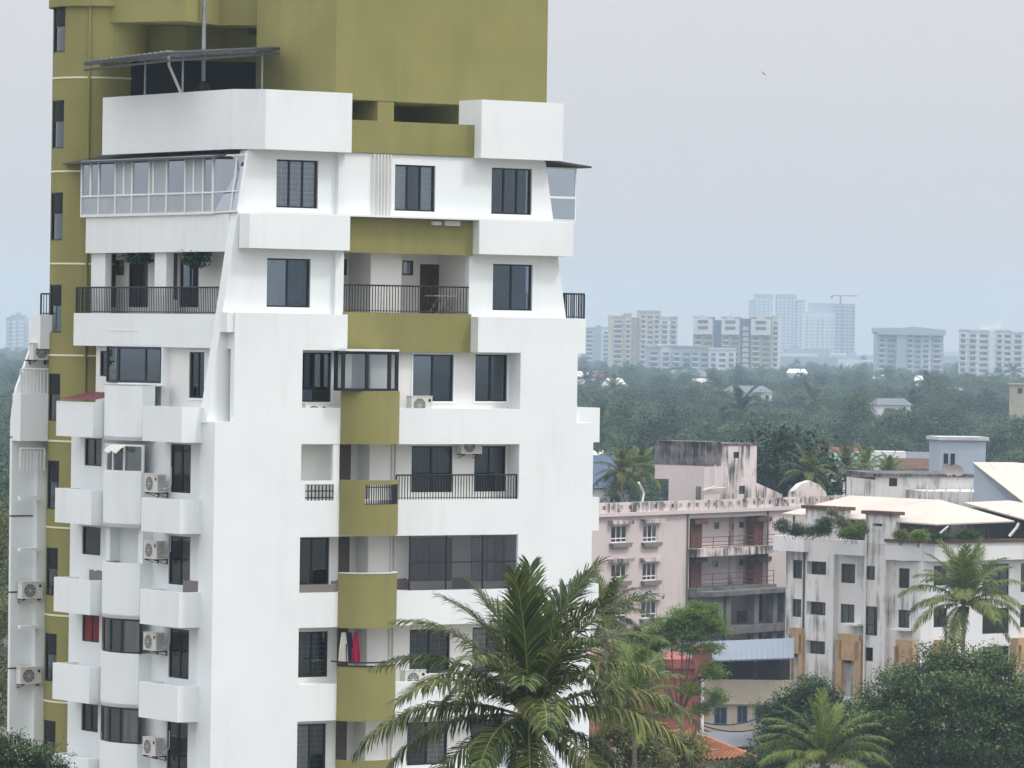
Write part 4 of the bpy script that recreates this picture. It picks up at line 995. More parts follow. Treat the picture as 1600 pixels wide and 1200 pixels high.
roof_panel(wb, (L(1505, 787, 361), L(1680, 835, 356), L(1680, 800, 372), L(1578, 784, 372)), ribs=5)
for f_ in (.12, .35, .58, .8, .97, 1.25, 1.5, 1.75):
    q = [a + (b - a) * min(f_, 1) for a, b in zip(E0, E2)] if f_ < 1 else [a + (b - a) * (f_ - 1) for a, b in zip(E2, E3)]
    q = (q[0] + .9, q[1] + 1.6, q[2]); MB().tube([(q[0], q[1], zq1 - .1), q], .09, 6).build('roof_post', M['concrete_dark'], wb)
q = [L(x, y, 349.5) for x, y in ((1592, 817), (1588, 825), (1577, 838))]; MB().tube(q, .12, 6).build('gutter_pipe', M['pipe_white'], wb)
q = [L(1482, 822, 349.5), L(1469, 833, 349.5)]; MB().tube(q, .08, 6).build('gutter_pipe', M['pipe_white'], wb)
MB().box(4, ub(1760, 840, 6), 7.5, 7.9, zq1, zq1 + 2.3).box(4, 4.3, 7.9, vEb - 2, zq1, zq1 + 2.3).build('terrace_wall', M['concrete_dark'], wb)

# ---- buildings behind the white block
def simple_house(name, label, px, py, Y, deg, w_, d_, h, wallm, roofm, roof_h=1.6, flat=False, over=.5, group=None, wins=True, z_base=0.0, cat='house'):
    """px, py: middle of the eave line facing the camera; the house stands on the ground below it"""
    p = at(px, py, Y); t = thing(name, label, cat, (p.x, p.y, z_base), R(deg), group); H_ = p.z - z_base
    MB().box(-w_/2, w_/2, 0, d_, 0, H_).build('wall', M[wallm], t)
    if flat: MB().box(-w_/2 - over, w_/2 + over, -over, d_ + over, H_, H_ + .3).build('roof', M[roofm], t)
    else:
        a, b = w_/2 + over, d_ + over
        MB().add([(-a, -over, H_), (a, -over, H_), (a, b, H_), (-a, b, H_), (-a * .75, d_/2, H_ + roof_h), (a * .75, d_/2, H_ + roof_h)],
                 [(0, 1, 5, 4), (2, 3, 4, 5), (1, 2, 5), (3, 0, 4), (3, 2, 1, 0)]).build('roof', M[roofm], t)
    if wins:
        n = max(1, int(w_ / 3.2))
        for i in range(n):
            x = -w_/2 + w_ * (i + .5) / n
            o = MB().box(x - .55, x + .55, -.06, -.002, H_ - 2.1, H_ - .8).build('window', M['frame_dark'], t)
    return t
simple_house('greyblue_roof_house', 'plain grey blue rooftop box with two narrow windows above the white roof terrace', 1505, 688, 440, 8, 4.2, 4.5, 0, 'greyblue_wall', 'sheet_light', flat=True, over=.25, wins=False)
t = bpy.data.objects['greyblue_roof_house']
for x in (1477, 1488):
    q = at(x, 718, 440) ; q = t.matrix_basis.inverted() @ q
    MB().box(q.x - .2, q.x + .2, -.05, -.002, q.z - .55, q.z + .55).build('window', M['frame_dark'], t)
S = Frame(1370, 770, 405, 12)
sb = thing('low_white_building', 'long low white building with a mouldy top edge and one open brown window', 'building', S.o, S.a)
r0 = S.rect('v', 1369, 745, 1520, 810); hw_ = S.rect('v', 1389, 747, 1402, 760)
MB().wall('v', r0[0], r0[1], 0, r0[3], 0, .3, [hw_]).box(r0[0], r0[1], .3, 9, 0, r0[3] - .3).build('wall', M['dirty_white'], sb)
o = MB().box(r0[0] - .2, r0[1], -.2, 9, r0[3], r0[3] + .25).build('roof_edge', M['mould'], sb)
w_ = MB().wall('v', hw_[0], hw_[1], hw_[2], hw_[3], .05, .12, [(hw_[0] + .1, hw_[1] - .1, hw_[2] + .1, hw_[3] - .1)]).box(hw_[0] + .05, hw_[1], .2, .25, hw_[2], hw_[3]).build('window', M['wood'], sb)
r5 = S.rect('v', 1444, 768, 1552, 800, -6); MB().box(r5[0], r5[1], -6, -.4, 0, r5[3]).build('annexe', M['dirty_white'], sb)
for x in (1448, 1460, 1478, 1500, 1518, 1523, 1530, 1541):
    q = S.onv(x, 762, -6.1); MB().tube([(q[0], -6.1, q[1] - 2.5), (q[0], -6.1, q[1] + .2)], .07, 6).build('vent_pipe', M['pipe_white'], sb)
# big beige roof
bh = thing('beige_roof_hall', 'grey walled hall with a large stepped beige sheet roof', 'building', at(1560, 780, 380) * Vector((1, 1, 0)) if False else (at(1560, 780, 380).x, 380, 0))
o3 = Vector((at(1560, 780, 380).x, 380, 0)); LL = lambda x, y, Y: at(x, y, Y) - o3
roof_panel(bh, (LL(1606, 792, 372), LL(1700, 830, 372), LL(1700, 740, 392), LL(1519, 724, 386)), ribs=7)
roof_panel(bh, (LL(1519, 724, 386), LL(1700, 740, 392), LL(1700, 735, 402), LL(1582, 724, 402)), ribs=0)
q = [LL(1522, 727, 386), LL(1606, 793, 373), LL(1650, 815, 373), LL(1650, 860, 373), LL(1522, 850, 386)]
MB().loop([tuple(v) for v in q], [tuple(v + Vector((2, 6, 0))) for v in q]).build('gable_wall', M['greyblue_wall'], bh)
MB().box(-2, 10, 0, 14, 0, (LL(1560, 790, 380)).z - 1).build('wall', M['greyblue_wall'], bh)
# satellite dishes
dish0 = None
for x, y, Y, k in ((1480, 736, 402, 'left hand'), (1494, 737, 403, 'right hand')):
    if dish0 is None:
        t = dish0 = thing('satellite_dish', '', 'satellite dish', group='pair of dishes on the low white roof')
        MB().lathe([(.02, 0), (.4, .06), (.75, .2), (.95, .34), (.93, .36), (.72, .22), (.4, .09), (.02, .03)], 18).build('dish', M['tile_grey'], t).rotation_euler = (R(55), 0, R(20))
        MB().tube([(0, 0, 0), (.25, .4, -1.2)], .06, 6).build('mast', M['steel'], t)
        MB().tube([(0, -.2, .1), (-.3, -.85, .65)], .025, 5).build('feed_arm', M['steel'], t)
    else: t = copy_tree(dish0)
    p = at(x, y, Y); t.location = p; t.scale = (.62,) * 3; t['label'] = 'round pale satellite dish on the mouldy low white roof'

# ---- beige house with the blue sheet roof, red building in front, tiled roof
G = Frame(1170, 1030, 345, 3)
bg_ = thing('beige_building', 'beige walled building with a blue grey sheet roof over a dark open gallery', 'building', G.o, G.a)
r0 = G.rect('v', 1060, 1062, 1240, 1200); hw_ = [G.rect('v', *q) for q in ((1152, 1103, 1168, 1130), (1116, 1105, 1136, 1132), (1154, 1147, 1167, 1158), (1180, 1103, 1190, 1130), (1180, 1146, 1191, 1157))]
MB().wall('v', r0[0], r0[1], 0, r0[3], 0, .3, hw_).build('wall', M['beige_wall'], bg_)
MB().box(r0[0] + .1, r0[1] - .1, 2, 9, 0, r0[3] + 1.6).build('inner_walls', M['ac_dark'], bg_)  # near-black: the shade inside the open gallery is put into the wall colour
for r in hw_: window(bg_, 'v', r, .08, 2, fw=.09, fm='blue_paint', curtain=None, rim=False)
MB().box(r0[0] - .2, r0[1], -.35, -.002, G.rect('v', 1060, 1096, 1240, 1100)[2], G.rect('v', 1060, 1096, 1240, 1100)[3]).build('ledge', M['beige_wall'], bg_)
la = lambda x, y, v: (G.onv(x, y, v)[0], v, G.onv(x, y, v)[1])
roof_panel(bg_, (la(1060, 1036, -1.2), la(1240, 1030, -1.2), la(1240, 999, 4.5), la(1060, 1006, 4.5)), m='roof_blue', ribs=22)
for x in (1100, 1140, 1180, 1220): q = G.onv(x, 1062, .15); MB().box(q[0] - .12, q[0] + .12, .05, .28, r0[3], la(x, 1034, -.2)[2]).build('gallery_post', M['frame_dark'], bg_)
for k, (ya, yb) in enumerate(((1128, 1134), (1134, 1143), (1139, 1152), (1125, 1116))):
    a_, b_ = at(1085, ya, 318), at(1200, yb, 322); pts = [a_.lerp(b_, i / 10) - Vector((0, 0, .5 * (1 - (i / 5 - 1) ** 2))) for i in range(11)]
    o = MB().tube(pts, .045, 5).build('power_cable', M['cable'], None); tag(o, 'thin black overhead cable slung in front of the beige building', 'cable', 'overhead cables by the beige building')
D_ = Frame(1093, 1060, 318, 6)
rd = thing('red_building', 'brick red painted building with a moulded cornice behind the feathery tree', 'building', D_.o, D_.a)
r0 = D_.rect('v', 905, 1060, 1094, 1200)
MB().box(r0[0], r0[1], 0, 9, 0, r0[3]).build('wall', M['red_paint'], rd)
r1 = D_.rect('v', 905, 1016, 1112, 1056, -.4)
MB().box(r0[0], r1[1] - 1.0, -.1, 8, r0[3], r1[3] - .6).build('parapet', M['red_paint'], rd)
MB().box(r1[1] - 1.1, r1[1], -.5, 1.2, r1[2], r1[3]).build('cornice_block', M['red_paint'], rd)
MB().box(r1[1] - 1.3, r1[1] + .2, -.7, 1.4, r1[3], r1[3] + .3).build('cornice_cap', M['red_paint'], rd)
MB().box(r0[0], r1[1] - .9, -.35, 1, (r1[2] + r1[3]) / 2 - .35, (r1[2] + r1[3]) / 2 - .1).build('cornice', M['red_paint'], rd)
MB().tube([(r0[1] + .12, -.1, 0), (r0[1] + .12, -.1, r0[3])], .1, 8).build('downpipe', M['tank'], rd)
th_ = thing('tiled_house', 'low house with an orange clay tile hip roof among the shrubs', 'house', (at(1130, 1180, 262).x, 262, 0))
o3 = Vector((at(1130, 1180, 262).x, 262, 0)); LL = lambda x, y, Y: at(x, y, Y) - o3
c = [LL(1060, 1192, 260), LL(1180, 1186, 259), LL(1182, 1180, 268), LL(1105, 1156, 265), LL(1090, 1156, 265)]
a_, b_, c2, d2, e2 = c
def tiles(parent, A, Bq, C, Dq, nu, nv):
    """a slope of overlapping curved tiles, row by row (A B along the eave, D C along the ridge)"""
    tm = MB()
    for j in range(nv):
        for i in range(nu):
            t0, t1, s0_, s1_ = i / nu, (i + 1) / nu, j / nv, (j + 1.15) / nv
            P_ = lambda t, s_: A.lerp(Bq, t).lerp(Dq.lerp(C, t), min(s_, 1))
            nrm = (Bq - A).cross(Dq - A).normalized()
            if nrm.z < 0: nrm = -nrm
            row = []
            for t, h in ((0, .0), (.25, .1), (.5, .14), (.75, .1), (1, 0)):
                q = t0 + (t1 - t0) * t; row.append((P_(q, s0_) + nrm * (h + .05), P_(q, s1_) + nrm * (h + .01)))
            for (p0, p1), (q0, q1) in zip(row, row[1:]): tm.add([p0, q0, q1, p1], [(0, 1, 2, 3)])
    o = tm.build('roof_tiles', M['roof_tile'], parent, fix=False); tag(o, kind='stuff'); return o
rb_ = MB().add([a_, b_, d2, e2], [(0, 1, 2, 3)]).add([b_, c2, d2], [(0, 1, 2)]).build('roof_deck', M['roof_tile'], th_, fix=False)
tiles(th_, a_, b_, d2, e2, 15, 12)
MB().tube([b_ + Vector((0, 0, .1)), d2 + Vector((0, 0, .12)), e2 + Vector((0, 0, .12))], .12, 8).build('ridge', M['roof_tile'], th_)
MB().box(-6, 1.4, 0, 4, 0, b_.z - .1).build('wall', M['beige_wall'], th_)
simple_house('grey_shed', 'low shed with a dark rusty sheet roof under the beige building', 1160, 1166, 300, 4, 5, 4, 0, 'red_paint', 'roof_grey', roof_h=.7, wins=False)

# ---- houses in the trees
simple_house('tarp_roof_house', 'white house with a blue tarpaulin slope and two white tanks beside the tower', 938, 762, 520, 25, 7, 6, 0, 'clean_white', 'tarp', roof_h=3.4)
ft = simple_house('tank_house', 'flat roofed white house carrying two white water tanks', 925, 728, 560, 5, 7, 6, 0, 'greyblue_wall', 'clean_white', flat=True)
tk = None
for x in (927, 940):
    if tk is None:
        tk = t = thing('water_tank', 'white plastic water tank with a domed top on a flat roof', 'water tank', group='white tanks on the flat roofed house')
        MB().lathe([(.55, 0), (.58, .1), (.56, .5), (.58, .55), (.56, 1.0), (.5, 1.25), (.25, 1.42), (.2, 1.5)], 16).build('body', M['tank'], t); MB().lathe([(.22, 1.5), (.22, 1.56)], 12).build('lid', M['tank'], t)
    else: t = copy_tree(tk)
    p = at(x, 725, 563); t.location = p
hs_ = [('red_roof_house', 'red roofed house among palms right of the pink stairhead', 1310, 718, 640, -10, 6, 6, 'pink', 'roof_red', 1.6),
       ('green_roof_house', 'pale green roofed house behind the palms', 1338, 742, 560, 20, 9, 8, 'clean_white', 'roof_green', 2.6),
       ('green_roof_house', 'small pale green roof low behind the white block', 1390, 748, 500, -15, 7, 6, 'clean_white', 'roof_green', 1.2),
       ('grey_roof_house', 'long grey roofed house left of the grey blue rooftop box', 1445, 722, 560, 0, 9, 7, 'greyblue_wall', 'roof_grey', 1.1),
       ('brown_roof_house', 'small brown roofed house by the water tower', 1428, 732, 500, 5, 5, 5, 'pink', 'coping', 1.0),
       ('pale_roof_house', 'wide pale sheet roofed house in the wood below the gabled tower', 1175, 613, 1500, 15, 13, 10, 'clean_white', 'roof_grey', 2),
       ('pale_roof_house', 'stepped pale roofed house with a red side roof deep in the wood', 1398, 633, 1180, 10, 8, 8, 'clean_white', 'roof_grey', 1.6),
       ('red_roof_house', 'dull red house beside the tower edge in the haze', 940, 589, 2100, 5, 9, 9, 'pink_dirty', 'roof_red', 2.5),
       ('white_house', 'small white house against the tower edge in the haze', 910, 588, 2000, 0, 5, 6, 'clean_white', 'clean_white', 2),
       ('dark_roof_house', 'long dark roofed hall below the mid rise block in the haze', 1075, 588, 2300, 0, 19, 12, 'roof_grey', 'roof_grey', 3),
       ('pink_roof_house', 'faded pink roofed house in the wood under the dark roofed hall', 1098, 599, 1900, 12, 7, 9, 'pink', 'pink_dirty', 2),
       ('white_house', 'white house in the wood with a bright wall near the crane tower', 1246, 583, 2300, 0, 9, 9, 'clean_white', 'clean_white', 2),
       ('white_house', 'narrow white upright house below the round fronted tower', 1436, 595, 1900, 0, 2.6, 4, 'clean_white', 'clean_white', 2),
       ('yellow_house', 'low pale yellow house below the round fronted tower', 1488, 610, 1700, 0, 7, 7, 'roof_beige', 'roof_beige', 1),
       ('yellow_house', 'tiny pale yellow house in the hazy wood', 1374, 592, 2300, 0, 5, 6, 'roof_beige', 'clean_white', 2),
       ('white_house', 'low white house by the edge of the tall white tower', 1537, 605, 1900, 0, 5, 7, 'clean_white', 'sheet_light', 3),
       ('beige_house', 'three storey beige house with flat roof at the wood edge', 1594, 601, 1150, -8, 5, 6, 'beige_wall', 'beige_wall', 0),
       ('white_house', 'white gabled house beside a palm in the hazy wood', 966, 604, 1700, 20, 6, 8, 'clean_white', 'clean_white', 3)]
HOUSES = []
for (nm, lb, x, y, Y, dg, w_, d_, wm, rm, rh) in hs_:
    t = simple_house(nm, lb, x, y, Y, dg, w_, d_, 0, wm, rm, roof_h=rh, flat=(rh == 0), wins=Y < 1600); HOUSES.append((t.location.x, Y, max(w_, d_)))
wt = thing('water_tower', 'small white framed water tower among the low roofs', 'water tower', (at(1390, 725, 520).x, 520, 0))
zt_ = at(1390, 718, 520).z
for sx_ in (-1.2, 1.2):
    for sy_ in (-1, 1): MB().box(sx_ - .15, sx_ + .15, sy_ - .15, sy_ + .15, 0, zt_).build('leg', M['clean_white'], wt)
MB().box(-1.6, 1.6, -1.4, 1.4, zt_, zt_ + .9).build('tank', M['clean_white'], wt)
MB().box(-1.35, 1.35, -1.15, 1.15, zt_ - 2.2, zt_ - 2.0).build('brace', M['clean_white'], wt)

# ================================================================ far towers
mat('far_cream', (0.5, 0.46, 0.38), .8); mat('far_white', (0.6, 0.61, 0.62), .8); mat('far_grey', (0.32, 0.36, 0.42), .8); mat('far_dark', (0.09, 0.11, 0.15), .5); mat('far_tan', (0.36, 0.30, 0.22), .8); mat('far_blue', (0.1, 0.17, 0.28), .4); mat('crane_red', (.2, .14, .12), .6)
def far_tower(name, label, Y, deg, secs, floors_h=3.1, cap=None):
    """secs: (x0, x1, ytop, depth offset, wall, accent); pixel edges of each upright section"""
    xm = (secs[0][0] + secs[-1][1]) / 2
    c = at(xm, 540, Y); t = thing(name, label, 'building', (c.x, Y, 0), R(deg), 'hazy tower blocks on the skyline')
    k = math.cos(R(deg))
    for (x0, x1, yt, off, wm, am) in secs:
        a, b = (at(x0, 540, Y).x - c.x) / k, (at(x1, 540, Y).x - c.x) / k; zt_ = at((x0 + x1) / 2, yt, Y).z
        o = MB().box(a, b, off, off + 16, 0, zt_).build('section', M[wm], t)
        if am is None: continue
        wn, sl = MB(), MB(); w_ = b - a; nc = max(1, int(w_ / 4.2)); nf = int(zt_ / floors_h)
        for i in range(nc):
            for j in range(3, nf):
                x = a + w_ * (i + .5) / nc; z = j * floors_h; ww = w_ / nc * (.36 if (i % 2) else .26)
                wn.box(x - ww, x + ww, off - .12, off - .02, z + .7, z + 2.2)
                if i % 2 == 0: sl.box(x - ww - .4, x + ww + .4, off - 1.1, off - .14, z - .1, z + .65)
        tag(wn.build('windows', M[am], o), kind='stuff')
        if sl.v: tag(sl.build('balconies', M['far_white'], o), kind='stuff')
        MB().box(a - .3, b + .3, off - .5, off + 16.2, zt_, zt_ + .8).build('roof_edge', M[wm], o)
    return t
far_tower('cream_tower', 'cream and grey stepped tower block standing next to the white tower edge', 3000, 6,
          [(955, 976, 495, 2, 'far_cream', 'far_dark'), (976, 986, 491, 0, 'far_cream', 'far_dark'), (986, 999, 496, 1, 'far_tan', None), (999, 1031, 487, -1, 'far_cream', 'far_dark'), (1031, 1047, 496, 2, 'far_white', 'far_blue'), (1047, 1060, 496, 4, 'far_cream', 'far_dark')])
far_tower('grey_tower', 'blue grey tower block half hidden by the white tower edge', 3500, -4,
          [(912, 930, 513, 0, 'far_grey', 'far_dark'), (930, 939, 508, 1, 'far_grey', None), (939, 956, 512, 0, 'far_white', 'far_dark')])
far_tower('mid_rise_block', 'wide pale mid rise block in front of the cream and gabled towers', 2700, 3,
          [(1012, 1032, 543, 0, 'far_grey', 'far_dark'), (1032, 1050, 540, 2, 'far_white', 'far_dark'), (1050, 1080, 542, 0, 'far_grey', 'far_dark'), (1080, 1108, 543, 1, 'far_grey', 'far_dark'), (1108, 1150, 546, 0, 'far_white', 'far_dark')])
gt = far_tower('gabled_tower', 'white and tan tower block with three small pointed gables', 2850, -5,
          [(1083, 1115, 497, 0, 'far_tan', 'far_dark'), (1115, 1127, 500, 3, 'far_blue', None), (1127, 1156, 497, 0, 'far_tan', 'far_dark'), (1156, 1173, 500, 3, 'far_blue', 'far_white'), (1173, 1205, 497, 0, 'far_tan', 'far_dark'), (1205, 1217, 494, 1, 'far_white', 'far_dark')])
c = gt.location
for x0, x1 in ((1083, 1113), (1127, 1155), (1173, 1204)):
    a, b = at(x0, 540, 2850).x - c.x, at(x1, 540, 2850).x - c.x; za_, zb_ = at(1150, 523, 2850).z, at(1150, 498, 2850).z; m_ = (a + b) / 2; tp = at(1150, 491, 2850).z
    MB().prism('v', [(a, za_), (b, za_), (b, zb_), (b - 3, zb_), (m_, tp), (a + 3, zb_), (a, zb_)], -2.4, -1.2).build('gable_front', M['far_white'], gt)
    for z in (za_ + 3, za_ + 6.5): MB().box(m_ - 3, m_ + 3, -2.6, -2.42, z, z + 1.8).build('window', M['far_dark'], gt)
for i in range(14):
    x = at(1083 + i * 10, 540, 2850).x - c.x; z = at(1150, 497, 2850).z; MB().tube([(x, 1, z), (x, 1, z + 3)], .25, 4).build('roof_post', M['far_white'], gt)
far_tower('twin_tower', 'pale twin topped high tower fading into the haze', 5200, 0,
          [(1170, 1178, 468, 0, 'far_grey', None), (1178, 1207, 461, 2, 'far_grey', 'far_white'), (1212, 1244, 461, 2, 'far_grey', 'far_white'), (1244, 1257, 470, 0, 'far_grey', 'far_white')], 3.4)
ct = far_tower('unfinished_tower', 'slab tower under construction with a crane on top', 4800, 0,
          [(1256, 1282, 488, 0, 'far_white', 'far_grey'), (1264, 1336, 474, 6, 'far_grey', None), (1282, 1304, 490, 2, 'far_white', 'far_grey'), (1304, 1336, 476, 4, 'far_grey', 'far_dark')], 3.4)
cr = thing('tower_crane', 'thin tower crane standing above the slab tower under construction', 'crane', (at(1314, 470, 4800).x, 4806, at(1314, 476, 4800).z))
MB().box(-.9, .9, -.9, .9, 0, 9).build('mast', M['crane_red'], cr); MB().box(-9, 17, -.6, .6, 8.4, 9.4).build('jib', M['crane_red'], cr); MB().box(-10, -7, -1, 1, 6.8, 8.4).build('counterweight', M['concrete_dark'], cr)
far_tower('round_fronted_tower', 'grey tower block with a wide flared roofline beside the white tower', 2900, 4,
          [(1371, 1400, 520, 1, 'far_grey', 'far_dark'), (1400, 1416, 518, -2, 'far_grey', None), (1416, 1440, 516, 0, 'far_grey', 'far_dark'), (1440, 1455, 517, 1, 'far_white', 'far_dark'), (1455, 1475, 520, 1, 'far_grey', 'far_dark')])
t = bpy.data.objects['round_fronted_tower']; c = t.location
MB().prism('v', [(at(x, 540, 2900).x - c.x, at(1420, y, 2900).z) for x, y in ((1372, 523), (1368, 519), (1369, 513), (1410, 512), (1422, 510), (1436, 511), (1477, 515), (1477, 522), (1474, 524))], -3, 20).build('roof_crown', M['far_grey'], t)
far_tower('white_tower', 'white tower block with regular dark windows and a stepped penthouse', 2600, -6,
          [(1498, 1512, 516, 0, 'far_white', 'far_dark'), (1512, 1545, 517, 2, 'far_white', 'far_dark'), (1545, 1555, 516, 0, 'far_white', None), (1555, 1580, 517, 1, 'far_white', 'far_dark'), (1580, 1600, 520, 0, 'far_white', 'far_dark'), (1532, 1562, 506, 6, 'far_white', None), (1552, 1564, 502, 8, 'far_white', None)])
far_tower('pale_tower', 'pale tower block alone on the skyline beyond the far wing', 4200, 0,
          [(9, 16, 497, 2, 'far_grey', 'far_white'), (16, 38, 494, 0, 'far_grey', 'far_white'), (24, 31, 488, 4, 'far_grey', None), (38, 45, 498, 2, 'far_white', 'far_grey')], 3.4)
rnd = random.Random(12)
low = [(1262, 545, 4300, 40, 30), (1335, 552, 4600, 60, 30), (1352, 556, 4400, 40, 20), (1480, 549, 4300, 30, 20), (1490, 556, 4000, 40, 20), (1225, 552, 3600, 50, 20), (1240, 557, 3300, 60, 16), (1345, 562, 3600, 50, 16)]
for i, (x, y, Y, w_, d_) in enumerate(low):
    p = at(x, y, Y); t = thing('distant_block', 'low pale block fading into the haze between the skyline towers', 'building', (p.x, Y, 0), R(rnd.uniform(-8, 8)), 'low distant blocks on the skyline')
    MB().box(-w_/2, w_/2, 0, d_, 0, p.z).build('wall', M['far_white' if i % 2 else 'far_grey'], t); MB().box(-w_/2 + 4, -w_/2 + 12, 2, 9, p.z, p.z + 3).build('roof_house', M['far_grey'], t)
# ================================================================ trees and palms
mat('bark', (0.13, 0.11, 0.09), .9, var=.3, scale=2, bump=.4, bscale=6)
mat('palm_bark', (0.17, 0.15, 0.13), .9, var=.3, scale=3, bump=.4, bscale=5)
leafmat('palm_leaf', [(0.010, 0.026, 0.007), (0.034, 0.066, 0.014), (0.085, 0.120, 0.026), (0.24, 0.24, 0.075)], rough=.45, spec=.25, transl=.3)
leafmat('palm_leaf_light', [(0.04, 0.075, 0.014), (0.11, 0.165, 0.028), (0.23, 0.26, 0.065)], rough=.45, spec=.25, transl=.35)
mat('palm_rib', (0.2, 0.2, 0.07), .5, var=.2, scale=2)
mat('coconut', (0.07, 0.09, 0.03), .6, var=.3, scale=2)
mat('dry_frond', (0.14, 0.10, 0.06), .9, var=.3, scale=2)
leafmat('dark_leaf', [(0.010, 0.025, 0.007), (0.03, 0.066, 0.015), (0.065, 0.12, 0.026), (0.14, 0.18, 0.055)], rough=.45, spec=.22, transl=.25)
leafmat('mid_leaf', [(0.015, 0.03, 0.012), (0.035, 0.065, 0.02), (0.08, 0.13, 0.03)], spec=.15, transl=.3)
leafmat('feather_leaf', [(0.05, 0.09, 0.018), (0.12, 0.20, 0.035), (0.24, 0.34, 0.07)], spec=.12, transl=.4)
leafmat('yellow_leaf', [(0.03, 0.05, 0.015), (0.09, 0.11, 0.03), (0.2, 0.2, 0.07), (0.32, 0.30, 0.12)], spec=.15, transl=.35)
leafmat('wood_leaf', [(0.007, 0.020, 0.011), (0.019, 0.050, 0.024), (0.045, 0.092, 0.040), (0.095, 0.135, 0.055)], spec=.1, transl=.25, scale=.25, per_tree=.6)

def frond_mesh(seed, L=4.8, e0=60, bend=70, nl=88, name='frond', mats=('palm_leaf', 'palm_rib'), twist=0.0, hang=.55):
    """a feather leaf: base at the origin, growing along +x, first rising at e0 degrees then bending over"""
    rr = random.Random(seed); mb = MB(); n = 22; pts = [Vector((0, 0, 0))]; ds = []
    side_bend = rr.uniform(-.25, .25)
    for i in range(n):
        t = i / n; e = R(e0 - bend * t ** 1.35); az = side_bend * t * t
        d_ = Vector((math.cos(e) * math.cos(az), math.cos(e) * math.sin(az), math.sin(e))); ds.append(d_); pts.append(pts[-1] + d_ * L / n)
    ds.append(ds[-1]); mb.tube(pts, .045, 5, .008); nr = len(mb.f)
    for s in (-1, 1):
        for k in range(nl):
            t = .13 + .87 * (k + rr.random() * .7) / nl; f = min(t * n, n - .001); i = int(f); p = pts[i].lerp(pts[i + 1], f - i); d_ = ds[i].lerp(ds[i + 1], f - i).normalized()
            side = d_.cross(Vector((0, 0, 1)))
            if side.length < .05: side = Vector((0, 1, 0))
            side = side.normalized() * s; up = side.cross(d_) * s
            if up.z < 0: up = -up
            lt = L * .295 * (math.sin(min(1, (t + .06) * 1.25) * math.pi / 2) * (1 - .6 * max(0, t - .5) / .5)) * rr.uniform(.85, 1.12)
            fw_a = R((44 + 26 * (1 - t)) * (.6 if e0 > 72 else 1)) + rr.uniform(-.12, .12)
            dir1 = (side * math.sin(fw_a) + d_ * math.cos(fw_a) + up * rr.uniform(.0, .3)).normalized()
            dr = hang * rr.uniform(.5, 1.25)
            dir2 = (dir1 * (1 - dr * .6) + Vector((0, 0, -1)) * dr).normalized(); dir3 = (dir2 * .6 + Vector((0, 0, -1)) * dr * .9).normalized()
            wv = dir1.cross(up).normalized() * (.030 * L / 4.8) * rr.uniform(.8, 1.2)
            a = p; b = a + dir1 * lt * .4; c = b + dir2 * lt * .36; e_ = c + dir3 * lt * .24
            mb.add([a - wv * .5, a + wv * .5, b + wv, b - wv, c + wv * .75, c - wv * .75, e_], [(0, 1, 2, 3), (3, 2, 4, 5), (5, 4, 6)])
    me = mb.mesh(name, [M[m] for m in mats]); me.polygons.foreach_set('material_index', [1 if i < nr else 0 for i in range(len(me.polygons))]); me.update()
    return me
FR = {}
def fronds(key, mats):
    if key not in FR:
        FR[key] = [frond_mesh(100 + i + 50 * len(FR), e0=e, bend=b, mats=mats, hang=h) for i, (e, b, h) in enumerate(
            [(84, 22, .22), (80, 38, .26), (74, 52, .3), (70, 62, .34), (62, 66, .38), (58, 76, .42), (48, 74, .48), (40, 80, .55), (30, 76, .65), (18, 72, .75), (4, 66, .85), (-14, 56, .9), (-34, 40, .95)])]
    return FR[key]
def palm(name, label, px, py, Y, size=1.0, seed=0, nf=24, key='dark', group=None, plan_=None, nuts=7, detail=True, lo=0):
    rr = random.Random(seed); p = at(px, py, Y); t = thing(name, label, 'palm tree', (p.x, Y, 0), 0, group); zt_ = p.z
    lean = (rr.uniform(-1.2, 1.2), rr.uniform(-1.2, 1.2))
    pts = [(lean[0] * (1 - i / 8) ** 2, lean[1] * (1 - i / 8) ** 2, zt_ * i / 8) for i in range(9)]
    MB().tube(pts, .2 * size, 10, .13 * size).build('trunk', M['palm_bark'], t, smooth=True)
    ms = fronds(key, ('palm_leaf', 'palm_rib') if key == 'dark' else ('palm_leaf_light', 'palm_rib'))
    lst = plan_ or [(int(lo + (len(ms) - lo - 1) * ((i + .5) / nf) ** .8), 137.5 * i + rr.uniform(-14, 14), rr.uniform(.86, 1.08)) for i in range(nf)]
    for k, az, s in lst:
        o = link('frond', ms[min(k, len(ms) - 1)], t); o.location = (0, 0, zt_ + .05); o.rotation_euler = (0, 0, R(az)); o.scale = (s * size,) * 3
    if detail:
        for i in range(nuts):
            a = i * 2.4; q = (.3 * math.cos(a) * size, .3 * math.sin(a) * size, zt_ - .25 - .12 * (i % 3))
            MB().lathe([(.02, -.14), (.09, -.1), (.125, 0), (.1, .1), (.02, .15)], 10, q).build('coconut', M['coconut'], t, smooth=True)
        s_ = MB()
        for i in range(16):
            a = i * 1.7; s_.tube([(0, 0, zt_ - .3), (.16 * math.cos(a), .16 * math.sin(a), zt_ + .1), (.3 * math.cos(a), .3 * math.sin(a), zt_ + .45)], .05, 5, .03)
        s_.build('crown_shaft', M['dry_frond'], t)
    return t
